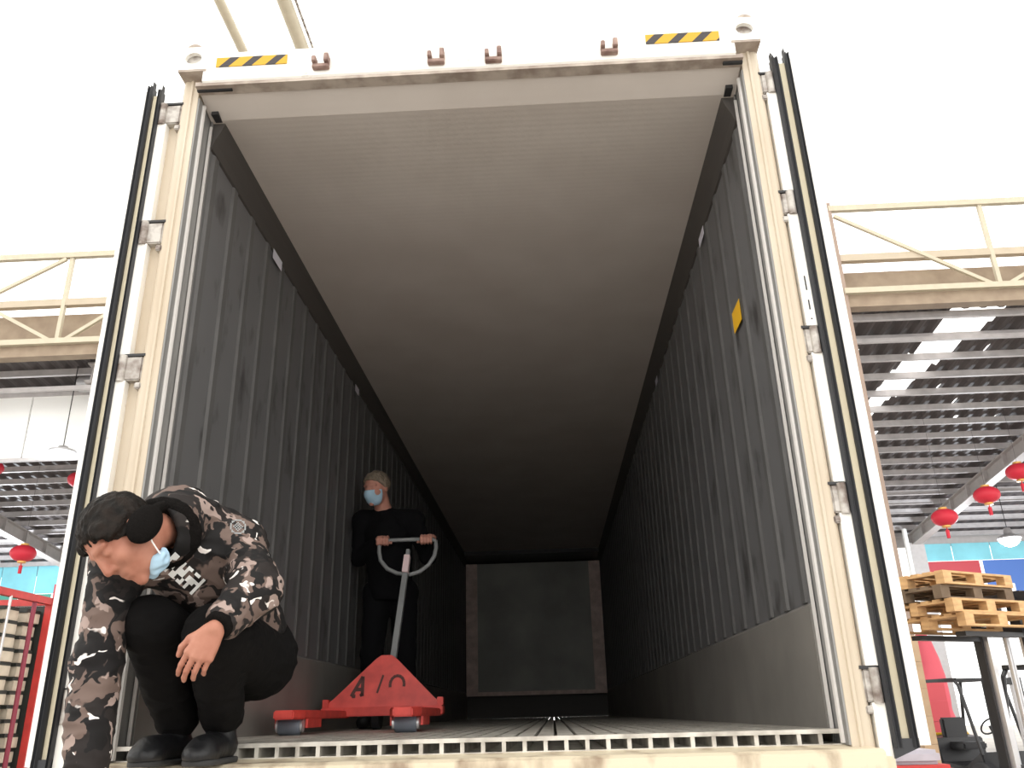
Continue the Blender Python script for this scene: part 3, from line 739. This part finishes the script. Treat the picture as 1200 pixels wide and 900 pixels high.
# trousers
tz = Vol(lo, hi, .005); k = .03
tz.ell(j['pelv']+V3(.01, .02, -.01), np.eye(3), (.165, .16, .15), k)
for a in 'RL':
    tz.cap(j['hip'+a], j['knee'+a], .115, .083, k); tz.cap(j['knee'+a]+V3(0, .01, -.005), j['ank'+a]+V3(0, .012, .05), .078, .06, .012)
    tz.cap(j['knee'+a]*.35+j['ank'+a]*.65+V3(0, .02, .02), j['ank'+a]+V3(0, .02, .06), .066, .062, .01)
    tz.plane(V3(0, 0, -.002), V3(0, 0, 1))
tz.cap(j['pelv'], j['chest']*.4+j['pelv']*.6, .14, .13, k)
tz.mesh('trousers', 'trouser', per, disp=lambda co: .007*noise.noise(co*10)+.004*(1-2*abs(noise.noise(Vector((co.x*14, co.y*14, co.z*30))))))
# shoes
for a, yaw in (('R', .12), ('L', .0)):
    fx = V3(-math.sin(yaw), -math.cos(yaw), 0); lx = V3(math.cos(yaw), -math.sin(yaw), 0); A = j['ank'+a]; b0 = V3(A[0], A[1], -.05)
    sh = Vol(b0-V3(.2, .26, .02), b0+V3(.2, .2, .22), .004)
    sh.cap(b0-fx*.045+V3(0, 0, .047), b0+fx*.12+V3(0, 0, .04), .042, .044, .015); sh.cap(b0+V3(0, 0, .05)-fx*.02, A+V3(0, .01, .05), .045, .046, .02)
    sh.ell(b0+fx*.13+V3(0, 0, .03), [lx, fx, V3(0, 0, 1)], (.05, .06, .036), .015)
    sh.plane(b0+V3(0, 0, .014), V3(0, 0, 1)); s_ = sh.mesh('shoe', 'shoe', per, disp=wr(.002, 20, 50))
    so = Vol(b0-V3(.2, .26, .02), b0+V3(.2, .2, .1), .004)
    so.cap(b0-fx*.05+V3(0, 0, .012), b0+fx*.13+V3(0, 0, .012), .046, .05, .015); so.plane(b0+V3(0, 0, .016), V3(0, 0, -1)); so.plane(b0+V3(0, 0, .0), V3(0, 0, 1))
    q = so.mesh('sole', 'sole'); q.parent = s_
# printed white blocks on the chest and a round sleeve badge, laid on the jacket surface
bv = BVHTree.FromPolygons([v_.co.copy() for v_ in jac.data.vertices], [tuple(p.vertices) for p in jac.data.polygons])
def lay(name, mat_, cells, origin, ax, ay, n, cell, parent):
    mb = MB(); origin = Vector(origin); ax = Vector(ax); ay = Vector(ay); n = Vector(n).normalized()
    for i, k_ in cells:
        q = []
        for di, dk in ((0, 0), (1, 0), (1, 1), (0, 1)):
            p = origin+ax*(i+di)*cell+ay*(k_+dk)*cell
            hit = bv.ray_cast(p+n*.3, -n)
            if hit[0] is None or hit[3] > .45: q = None; break
            q.append(hit[0]+n*.0015)
        if q and max((q[0]-q[2]).length, (q[1]-q[3]).length) < cell*4: mb.add(q, [(0, 1, 2, 3)])
    if not mb.f: return
    o = mb.build(name, mat_, parent); return o
random.seed(11)
toward = Vector((.41, -.9, -.13)).normalized(); rx = Vector((0, 0, 1)).cross(-toward).normalized()*-1; rx = Vector((.9, .35, 0)).normalized(); up = toward.cross(rx).normalized()
if up.z < 0: up = -up
dx = (rx*.78-up*.62).normalized(); dy = (rx*.62+up*.78).normalized()
cells = []
for i in range(13):
    for k_ in range(6):
        if (i % 3 != 2 or k_ in (2, 3)) and random.random() < .8: cells.append((i, k_))
lay('chest_print', 'white', cells, PRINT0 if 'PRINT0' in globals() else (-.84, -.45, .478), dx, dy, toward, .0092, jac)
cells = [(i-6, k_-6) for i in range(13) for k_ in range(13) if 20 < (i-6)**2+(k_-6)**2 < 34 or ((i-6)**2+(k_-6)**2 < 12 and (i+k_) % 2)]
lay('sleeve_badge', 'handle_grey', cells, (-.687, -.30, .619), rx, up, toward, .0042, jac)

# ------------------------------------------------------------------ pallet jack
pj = empty('pallet_jack', 'red hand pallet jack with triangular front plate inside the container', 'pallet jack', (-.73, 2.35, 0), math.radians(2))
# local frame: forks towards -Y
def L_(x, y, z): return (x, y, z)
for x in (-.275, .265):
    f = MB().prism([(x-.075, .05), (x+.075, .05), (x+.075, -1.02), (x+.045, -1.13), (x-.045, -1.13), (x-.075, -1.02)], 'Z', .068, .108).build('fork', 'jack_red', pj, bevel=.006)
    MB().box(x-.078, x-.066, -.98, -.7, .03, .07).box(x+.066, x+.078, -.98, -.7, .03, .07).build('roller_bracket', 'jack_red', f)
    r_ = MB().lathe([(.02, -.05), (.037, -.05), (.04, -.045), (.04, .045), (.037, .05), (.02, .05)], (x, -1.0, .04), 24, 'X').build('roller', 'wheel', pj, smooth=True)
    MB().lathe([(.012, -.064), (.028, -.062), (.028, -.051), (.012, -.051)], (x+.0, -1.0, .04), 16, 'X').build('roller_washer', 'chrome', r_, smooth=True)
    MB().lathe([(.012, .051), (.028, .051), (.028, .062), (.012, .064)], (x, -1.0, .04), 16, 'X').build('roller_washer', 'chrome', r_, smooth=True)
# A shaped plate leaning back, with skirt and ears
tri = [(-.325, .145), (-.29, .175), (-.06, .395), (-.03, .415), (.03, .415), (.06, .395), (.29, .175), (.325, .145), (.325, .10), (-.325, .10)]
def lean(z): return (z-.1)*.28
mb = MB(); n = len(tri)
mb.add([(x, -.02+lean(z), z) for x, z in tri]+[(x, .0+lean(z), z) for x, z in tri], [tuple(range(n-1, -1, -1)), tuple(range(n, 2*n))]+[(i, (i+1) % n, n+(i+1) % n, n+i) for i in range(n)])
pl = mb.build('front_plate', 'jack_red', pj, bevel=.003)
MB().box(-.35, .35, -.06, .08, .075, .125).build('cross_beam', 'jack_red', pj, bevel=.005)
MB().box(-.35, -.315, -.03, .05, .125, .17).build('lift_ear', 'jack_red', pj, bevel=.003); MB().box(.315, .35, -.03, .05, .125, .17).build('lift_ear', 'jack_red', pj, bevel=.003)
def bar2(mb, x0, z0, x1, z1, w_=.014):
    mb.beam((x0, -.0215+lean(z0), z0), (x1, -.0215+lean(z1), z1), .002, w_, up=(x1-x0+.001, 0, z1-z0) if 0 else (0, 0, 1))
def glyph(segs, w_):
    mb = MB()
    for x0, z0, x1, z1 in segs:
        d = Vector((x1-x0, 0, z1-z0)).normalized(); p = Vector((d.z, 0, -d.x))*w_/2
        q = []
        for (x, z) in ((x0, z0), (x1, z1)):
            for s_ in (-1, 1): q.append(Vector((x, 0, z))+p*s_)
        pts = [q[0], q[1], q[3], q[2]]
        mb.add([(a.x, -.0225+lean(a.z), a.z) for a in pts]+[(a.x, -.0195+lean(a.z), a.z) for a in pts], [(0, 1, 2, 3), (7, 6, 5, 4), (0, 1, 5, 4), (1, 2, 6, 5), (2, 3, 7, 6), (3, 0, 4, 7)])
    return mb
glyph([(-.19, .185, -.13, .295), (-.13, .295, -.125, .185), (-.165, .222, -.128, .222), (-.185, .185, -.165, .185), (-.135, .2, -.125, .185)], .020).build('lettering', 'paint_black', pl)
arc = [(.075+.042*math.cos(t), .245+.05*math.sin(t)) for t in np.linspace(-.25, PI+.3, 10)]
glyph([(*arc[i], *arc[i+1]) for i in range(9)], .017).build('lettering', 'paint_black', pl)
glyph([(-.04, .2, -.01, .3)], .012).build('lettering', 'paint_black', pl)
# pump, steering wheels
pu = MB().tube([(.0, .16, .08), (.0, .16, .36)], .05, 18).build('hydraulic_pump', 'dark_metal', pj, smooth=True)
for x in (-.06, .06): MB().lathe([(.03, -.025), (.085, -.025), (.09, -.02), (.09, .02), (.085, .025), (.03, .025)], (x, .16, .09), 24, 'X').build('steering_wheel', 'rubber', pj, smooth=True)
# handle
hb = (.02, .17, .34); ht = (.055, .46, 1.0)
MB().beam(hb, ht, .05, .035, up=(1, 0, 0)).build('handle_shaft', 'handle_grey', pj, bevel=.004)
top2 = (.062, .50, 1.105)
MB().beam((.052, .425, .955), (.06, .462, 1.075), .054, .04, up=(1, 0, 0)).build('handle_label', 'pink_label', pj, bevel=.003)
MB().beam((.06, .47, 1.07), (.062, .49, 1.12), .022, .03).build('release_lever', 'handle_grey', pj)
lp = []
for (x, z) in [(-.17, 1.19), (-.165, 1.12), (-.15, 1.06), (-.10, 1.0), (-.03, .965), (.06, .955), (.12, .972), (.18, 1.02), (.215, 1.08), (.225, 1.14), (.22, 1.19), (.20, 1.205), (.03, 1.208), (-.15, 1.205)]:
    lp.append((x+.02, .50+(z-1.0)*.35, z))
MB().tube(lp, .014, 10, closed=True).build('handle_loop', 'handle_grey', pj, smooth=True)

# ------------------------------------------------------------------ person behind the pallet jack
B = V3(-.86, 3.12, 0)
pm = empty('person', 'person in dark clothes and pale blue face mask gripping the pallet jack handle', 'person', (-.86, 3.12, 0))
h2 = Head((-.945, 2.96, 1.585), V3(-.42, -.84, -.30), V3(-.1, -.25, 1), .98)
gR, gL = V3(-.875, 2.905, 1.20), V3(-.575, 2.925, 1.205)
q = dict(pel=B+V3(0, .05, .92), che=B+V3(-.02, .0, 1.28), nk=B+V3(-.05, -.04, 1.44), sR=B+V3(-.2, -.02, 1.38), sL=B+V3(.16, .0, 1.38),
         eR=B+V3(-.235, .02, 1.13), eL=B+V3(.27, .0, 1.12), wR=gR+V3(-.035, .075, .02), wL=gL+V3(.04, .075, .02),
         hR=B+V3(-.09, .05, .88), hL=B+V3(.09, .05, .88), kR=B+V3(-.1, -.04, .47), kL=B+V3(.1, .1, .47), aR=B+V3(-.11, .0, .08), aL=B+V3(.11, .2, .08))
def man(v, g, k=.03):
    v.cap(q['pel'], q['che'], .125+g, .14+g, k); v.cap(q['che'], q['nk'], .13+g, .07+g, k); v.cap(q['sR'], q['sL'], .065+g, .065+g, k)
    for a in 'RL':
        v.cap(q['s'+a], q['e'+a], .052+g, .042+g, .02); v.cap(q['e'+a], q['w'+a], .042+g, .028+g, .015)
        v.cap(q['h'+a], q['k'+a], .085+g, .058+g, k); v.cap(q['k'+a], q['a'+a], .056+g, .036+g, .02)
v = Vol((-1.14, 2.7, 0), (-.4, 3.5, 1.8), .006)
man(v, -.006); h2.face(v); v.cap(h2.p(0, -.03, -.05), q['nk'], .055, .06, .02)
def grip(v, w, gp, s_):
    # palm over the bar, fingers wrapped round it
    v.ell((w+gp)/2+V3(0, 0, .012), np.eye(3), (.042, .045, .022), .012)
    for i in range(4):
        x = gp[0]+(-.033+.022*i); c0 = V3(x, gp[1], gp[2])
        P_ = [c0+V3(0, .03, .018), c0+V3(0, .0, .027), c0+V3(0, -.024, .008), c0+V3(0, -.018, -.02), c0+V3(0, .004, -.026)]
        for a, b_ in zip(P_[:-1], P_[1:]): v.cap(a, b_, .0105, .0098, .003)
    t0 = gp+V3(s_*.035, .03, .0); v.cap(t0, t0+V3(s_*.02, -.025, -.012), .013, .011, .006); v.cap(t0+V3(s_*.02, -.025, -.012), t0+V3(s_*.025, -.045, -.02), .0105, .009, .004)
grip(v, q['wR'], gR, 1); grip(v, q['wL'], gL, -1)
v.mesh('body', 'skin_dim', pm)
h = Vol(h2.c-.16, h2.c+.17, .005); h2.skull(h, .012, .02); h.plane(h2.p(0, .06, .062), -h2.F*.8+h2.U*.9); h.plane(h2.p(0, 0, -.02), h2.U-h2.F*.4)
h.mesh('hair', 'hair_grey', pm, disp=wr(.007, 30, 70))
mk = Vol(h2.c-.16, h2.c+.16, .004); h2.skull(mk, .008, .02); mk.ell(h2.p(0, .088, -.03), h2.R, (.042, .036, .045), .02)
mk.plane(h2.p(0, 0, -.008), -h2.U+h2.F*.1); mk.plane(h2.p(0, .028, 0), h2.F); mk.plane(h2.p(0, 0, -.115), h2.U)
mk.mesh('face_mask', 'mask', pm)
v = Vol((-1.14, 2.7, .5), (-.4, 3.5, 1.6), .007)
k = .03
v.cap(q['pel']+V3(0, 0, -.04), q['che'], .155, .165, k); v.cap(q['che'], q['nk']+V3(0, 0, -.02), .155, .075, k); v.cap(q['sR'], q['sL'], .085, .085, k)
for a in 'RL': v.cap(q['s'+a], q['e'+a], .07, .058, .02); v.cap(q['e'+a], q['w'+a]+unit(q['e'+a]-q['w'+a])*.035, .057, .046, .015)
v.plane(V3(0, 0, .82), V3(0, 0, 1)); v.mesh('jacket', 'dark_cloth', pm, disp=wr(.006, 10, 24))
v = Vol((-1.14, 2.7, 0), (-.5, 3.6, 1.0), .007)
v.cap(q['hR'], q['hL'], .1, .1, k)
for a in 'RL': v.cap(q['h'+a], q['k'+a], .1, .075, k); v.cap(q['k'+a], q['a'+a]+V3(0, 0, .0), .074, .06, .02)
v.plane(V3(0, 0, .05), V3(0, 0, 1)); v.mesh('trousers', 'dark_cloth', pm, disp=wr(.005, 10, 24))
for a in 'RL':
    A = q['a'+a]; b0 = V3(A[0], A[1], 0); v = Vol(b0-V3(.15, .26, .02), b0+V3(.15, .15, .2), .005)
    v.cap(b0+V3(0, .03, .046), b0+V3(-.01, -.14, .04), .045, .045, .01); v.cap(b0+V3(0, 0, .05), A+V3(0, 0, .04), .045, .045, .02); v.plane(V3(0, 0, .002), V3(0, 0, 1)); v.mesh('shoe', 'shoe', pm)

# ------------------------------------------------------------------ lanterns
def lantern():
    t = empty('red_lantern', '', 'lantern')
    prof = []; n = 14
    R_, H_ = .34, .235
    mb = MB(); N = 36; vs = []; 
    for i in range(n+1):
        ph = -PI/2+PI*i/n
        for k in range(N):
            th = 2*PI*k/N; r = max(.06, R_*math.cos(ph))*(1-.035*abs(math.sin(th*9))); vs.append((r*math.cos(th), r*math.sin(th), H_*math.sin(ph)))
    fs = [(i*N+k, i*N+(k+1) % N, (i+1)*N+(k+1) % N, (i+1)*N+k) for i in range(n) for k in range(N)]
    mb.add(vs, fs).build('shade', 'lantern', t, smooth=True)
    MB().lathe([(.08, .2), (.11, .22), (.11, .27), (.06, .28)], n=20).build('cap', 'gold', t, smooth=True)
    MB().lathe([(.06, -.28), (.11, -.27), (.11, -.22), (.08, -.2)], n=20).build('cap', 'gold', t, smooth=True)
    MB().lathe([(.015, -.28), (.015, -.33), (.05, -.35), (.045, -.55), (.0475, -.56)], n=12).build('tassel', 'lantern', t, smooth=True)
    MB().tube([(0, 0, .28), (0, 0, 1.0)], .0035, 6).build('string', 'dark_metal', t)
    return t
L0 = None
for i, (x, y, z, lab) in enumerate([
    (12.33, 20, 5.31, 'red round lantern at the right, middle and largest of the three above the pallets'),
    (11.07, 20, 4.73, 'red round lantern at the right, the lower left one of the three above the pallets'),
    (13.35, 20, 5.93, 'red round lantern at the right, the highest, cut by the picture edge'),
    (-14.48, 20, 4.60, 'red round lantern hanging above the red cage at the left'),
    (-13.2, 20, 6.68, 'red round lantern half hidden behind the left container door'),
    (-15.95, 20, 7.15, 'red round lantern at the far left picture edge under the pale panels')]):
    if L0 is None: L0 = lantern(); o = L0
    else: o = copy_tree(L0)
    o.location = (x, y, z); o['label'] = lab; o['group'] = 'red lanterns hanging from the hall roof'
    s_ = [c_ for c_ in o.children if c_.name.startswith('string')][0]
    s_.scale.z = 1; top = RZ(y)-.02-z; s_.data = s_.data.copy()
    for vv in s_.data.vertices:
        if vv.co.z > .5: vv.co.z = top

# lamps
def hall_lamp(x, y, z, lab, r=.3, sz=1, pw=900):
    t = empty('hall_lamp', lab, 'lamp', (x, y, z))
    MB().lathe([(.05, .3*sz), (.1, .28*sz), (.14, .1*sz), (r, -.02), (r, -.06)], n=24).build('housing', 'duct', t, smooth=True)
    MB().lathe([(r*.95, -.04), (r*.8, -r*.5*sz), (r*.45, -r*.8*sz), (.03, -r*.9*sz)], n=24).build('bulb', 'lamp', t, smooth=True)
    MB().tube([(0, 0, .28*sz), (0, 0, RZ(y)-z-.02)], .012, 6).build('cord', 'dark_metal', t)
    ld = bpy.data.lights.new('lamp_light', 'POINT'); ld.energy = pw; ld.shadow_soft_size = .3; ld.color = (.88, .94, 1)
    lo_ = bpy.data.objects.new('lamp_light', ld); C.objects.link(lo_); lo_.parent = t; lo_.location = (0, 0, -.55)
hall_lamp(15.36, 25, 5.05, 'glaring white lamp hanging at the right beyond the lanterns', .36)
hall_lamp(-11.15, 15.6, 6.16, 'white lamp hanging at the lower edge of the pale panels', .3, .3, 60)
hall_lamp(-19.5, 26, 5.6, 'added unseen hall lamp brightening the far left of the hall', .3)  # extra lamp out of sight, added to brighten the dim hall

# ------------------------------------------------------------------ red cage with stacked cartons, left
cg = empty('red_cage', 'red steel barred cage holding stacked cartons at the left', 'cage', (-6.6, 8.0, GZ))
y0, y1, H = -3.2, .66, 3.2
MB().box(-.04, .04, y0, y1, H-.09, H).build('top_rail', 'red', cg)
MB().box(-1.1, 0, y1-.04, y1+.04, H-.09, H).build('top_rail', 'red', cg)
for y in (y1-.03, y0): MB().box(-.045, .045, y-.04, y+.05, 0, H).build('corner_post', 'red', cg, bevel=.005)
MB().box(-1.1, -1.02, y1-.04, y1+.04, 0, H).build('corner_post', 'red', cg)
MB().box(-1.1, -1.02, y0-.04, y0+.04, 0, H).build('corner_post', 'red', cg)
for y in (.27, -.62, -1.5): MB().tube([(.0, y, .1), (.0, y, H-.08)], .03, 8).build('cage_bar', 'magenta', cg)
for y in (-.3, -1.05): MB().tube([(.03, y, .1), (.03, y, H-.08)], .018, 8).build('cage_bar', 'silver', cg)
MB().box(-1.1, .04, y0, y1, .05, .12).build('base', 'red', cg); MB().box(-1.1, -1.06, y0, y1, .12, H-.1).build('back_panel', 'gap_shade', cg); MB().box(-1.06, -.05, y1-.03, y1-.01, .12, H-.1).build('end_fill', 'gap_shade', cg)  # dark end sheet added to cover the bright gap beside the cartons
c0 = None
names3 = ['nearest the corner post', 'in the middle column', 'in the third column', 'in the fourth column']
ordn = ['topmost', 'second from the top', 'third from the top', 'fourth from the top', 'fifth from the top', 'sixth from the top', 'seventh from the top', 'eighth from the top', 'ninth from the top', 'tenth from the top', 'eleventh from the top', 'twelfth from the top', 'thirteenth from the top', 'fourteenth from the top', 'fifteenth from the top', 'sixteenth from the top', 'seventeenth from the top']
for cI in range(4):
    for r in range(17):
        if c0 is None:
            c0 = empty('carton', '', 'carton'); o = c0
            b_ = MB().box(-.24, .24, -.135, .135, 0, .125).build('carton_body', 'carton', c0, bevel=.004)
            MB().box(-.23, .23, -.15, .15, .125, .17).build('gap_shade_band', 'gap_shade', c0)  # dark band painted for the shadowed gap between stacked cartons
        else: o = copy_tree(c0)
        o.location = (-6.95+random.uniform(-.02, .02), 8.45-cI*.42+random.uniform(-.015, .015), GZ+.121+(16-r)*.171)
        o['label'] = 'cream carton in the red cage %s, %s' % (names3[cI], ordn[r]); o['group'] = 'cartons stacked in the red cage'

# ------------------------------------------------------------------ forklift with raised pallets, right
def forklift(name, label, loc, rz, fork_z, mast_h, parts_col, guard=True):
    t = empty(name, label, 'forklift', loc, rz)        # faces local +Y
    ms = MB()
    for x in (-.3, .3): ms.box(x-.05, x+.05, .95, 1.1, .1, mast_h)
    ms.box(-.3, .3, .98, 1.05, mast_h-.12, mast_h); ms.box(-.3, .3, .98, 1.05, .3, .42)
    ms = ms.build('mast', 'black', t)
    inn = MB()
    for x in (-.22, .22): inn.box(x-.03, x+.03, .98, 1.06, .3, mast_h+.1)
    inn.build('inner_channel', 'silver', ms)
    MB().tube([(0, 1.0, .3), (0, 1.0, mast_h-.1)], .04, 12).build('lift_cylinder', 'chrome', ms, smooth=True)
    cr = MB().box(-.45, .45, 1.1, 1.16, fork_z, fork_z+.1).box(-.45, .45, 1.1, 1.16, fork_z+.35, fork_z+.45)
    for x in (-.4, -.2, 0, .2, .4): cr.box(x-.02, x+.02, 1.1, 1.14, fork_z, fork_z+.45)
    cr.build('carriage', 'black', t)
    for x in (-.28, .28):
        MB().box(x-.06, x+.06, 1.16, 1.2, fork_z-.04, fork_z+.4).box(x-.06, x+.06, 1.16, 2.2, fork_z-.05, fork_z).build('fork', 'black', t)
    MB().prism([(-1.0, .25), (-1.05, .9), (-.8, 1.0), (-.35, .95), (-.3, .55), (.3, .5), (.75, .75), (.85, .3)], 'X', -.5, .5).build('body', parts_col, t, bevel=.02)
    MB().box(-.52, .52, -.9, -.7, .9, 1.03).build('trim_band', 'yellow', t, bevel=.02)
    MB().box(-.25, .25, -.45, .05, .75, .88).box(-.25, .25, -.52, -.4, .85, 1.3).build('seat', 'black', t, bevel=.03)
    sw = MB(); sw.tube([(.17*math.cos(a), .5+.1*math.sin(a), 1.15+.13*math.sin(a)) for a in np.linspace(0, 2*PI, 20)[:-1]], .015, 8, closed=True)
    sw.tube([(0, .7, .75), (0, .5, 1.15)], .02, 8).build('steering_wheel', 'black', t)
    gd = MB()
    for x in (-.47, .47): gd.tube([(x, .75, .7), (x, .5, 1.85), (x, .4, 1.95)], .03, 8); gd.tube([(x, -.8, .9), (x, -.6, 1.95)], .03, 8)
    for x in (-.47, .47): gd.box(x-.03, x+.03, -.62, .45, 1.92, 1.98)
    for k_ in range(7): y = -.6+k_*.17; gd.box(-.47, .47, y, y+.05, 1.93, 1.97)
    gd.build('overhead_guard', 'black', t)
    for x in (-.45, .45):
        for y, r in ((.7, .3), (-.7, .25)):
            wv = MB().lathe([(.1, -.1), (r*.9, -.1), (r, -.07), (r, .07), (r*.9, .1), (.1, .1)], (x, y, r), 24, 'X').build('wheel', 'rubber', t, smooth=True)
            MB().lathe([(.05, -.105), (r*.5, -.103), (r*.5, .103), (.05, .105)], (x, y, r), 16, 'X').build('hub', 'yellow', wv)
    return t
forklift('forklift', 'forklift with mast raised under a stack of wooden pallets at the right', (6.46, 8.12, GZ), math.radians(120), 2.28, 2.75, 'black')
forklift('forklift', 'black forklift with yellow trim and slatted overhead guard, seen below the raised pallets', (7.95, 14.2, GZ), PI+.25, .1, 1.95, 'black')
def pallet(m, lab):
    t = empty('pallet', lab, 'pallet', group='wooden pallets raised on forks')
    # local corner at origin, +X 1.2, +Y 1.0
    tp = MB()
    for k_ in range(7): tp.box(0, 1.2, k_*.15, k_*.15+.1, .118, .14)
    tp.build('top_boards', m, t)
    bt = MB()
    for k_ in (0, .45, .9): bt.box(0, 1.2, k_, k_+.1, 0, .02)
    bt.build('bottom_boards', m, t)
    for x in (0, .53, 1.06):
        MB().box(x, x+.14, 0, 1.0, .098, .118).build('stringer_board', m, t)
        for y in (0, .45, .9): MB().box(x, x+.14, y, y+.1, .02, .098).build('block', m, t)
    return t
for x, y, z, rz, m_, lab in [(4.46, 6.38, 1.245, 31, 'wood', 'wooden pallet on the raised forks, topmost of the stack'),
                         (4.42, 6.42, 1.10, 29, 'wood_dark', 'dark wooden pallet second from the top of the raised stack'),
                         (4.50, 6.38, .955, 28, 'wood', 'wooden pallet third from the top of the raised stack'),
                         (4.60, 6.40, .81, 28, 'wood', 'wooden pallet lying directly on the raised forks')]:
    o = pallet(m_, lab); o.location = (x, y, z); o.rotation_euler.z = math.radians(rz)
# other things seen low at the right
def soft_box(name, lab, cat, lo_, hi_, m_, bev=.03):
    cx, cy = (lo_[0]+hi_[0])/2, (lo_[1]+hi_[1])/2
    t = empty(name, lab, cat, (cx, cy, lo_[2]))
    MB().box(lo_[0]-cx, hi_[0]-cx, lo_[1]-cy, hi_[1]-cy, 0, hi_[2]-lo_[2]).build('body', m_, t, bevel=bev)
    return t
# flatbed with grey crate in the near right
t = soft_box('cart', 'red flat cart carrying a lavender grey crate beside the right container door', 'cart', (2.7, 5.2, -1.2), (3.68, 6.2, -.43), 'red')
for x in (-.4, .4):
    for y in (-.35, .35): MB().lathe([(.05, -.05), (.15, -.05), (.15, .05), (.05, .05)], (x, y, -.15), 16, 'X').build('wheel', 'rubber', t)
o = soft_box('crate', 'lavender grey crate on the red cart beside the right door', 'crate', (3.0, 5.25, -.428), (3.60, 6.1, -.312), 'grey_box')
def tarp():
    vs = []; n = 16
    v = Vol((8.4, 19.0, GZ), (11.2, 21.0, 3.2), .05)
    v.ell((9.8, 20, -.2), np.eye(3), (.42, .5, 2.0), .1); v.plane(V3(0, 0, GZ+.0), V3(0, 0, 1))
    o = v.mesh('tarpaulin_heap', 'far_red', None, disp=lambda co: .08*noise.noise(co*2)); return tag(o, 'pinkish red covered heap against the bright opening at the right', 'tarpaulin')
M['far_red2'] = mat('pink_red_tarp', (0.75, 0.12, 0.16), 0.7)
tp_ = tarp(); tp_.data.materials[0] = M['far_red2']
for (x, y, z0, w_, h_, m_, nm, lab) in [(6.72, 13.2, GZ, .24, 2.7, 'card', 'carton_stack', 'tall narrow brown cardboard pile beside the right door edge'),
                                       (7.35, 15.5, GZ, .55, 1.5, 'card', 'carton_stack', 'low brown cardboard pile behind the forklift guard'),
                                       (8.2, 16.5, GZ, .6, 2.0, 'far_red', 'crate_stack', 'red crate stack seen through the parked forklift'),
                                       (7.55, 16.8, GZ, .7, 2.3, 'cyan', 'crate_stack', 'cyan crate stack beyond the parked forklift'),
                                       (9.4, 14.2, GZ, .5, .75, 'blue', 'blue_drum', 'blue drum at the lower right picture corner')]:
    if nm == 'blue_drum':
        t = empty('blue_drum', lab, 'drum', (x, y, z0)); MB().lathe([(.27, 0), (.3, .02), (.3, .3), (.315, .32), (.3, .34), (.3, .6), (.315, .62), (.3, .64), (.3, .86), (.27, .88)], n=28).build('body', 'blue', t, smooth=True)
        MB().lathe([(.05, .88), (.05, .9)], (.12, 0, 0), 12).build('bung', 'white', t)
    else:
        t = empty(nm, lab, 'boxes', (x, y, z0)); n = max(3, int(h_/.4)); mb = MB()
        for i in range(n): mb.box(-w_/2+.01*(i % 2), w_/2, -w_/2, w_/2-.01*(i % 2), i*h_/n+.005*(i > 0), (i+1)*h_/n)
        mb.build('boxes', m_, t)
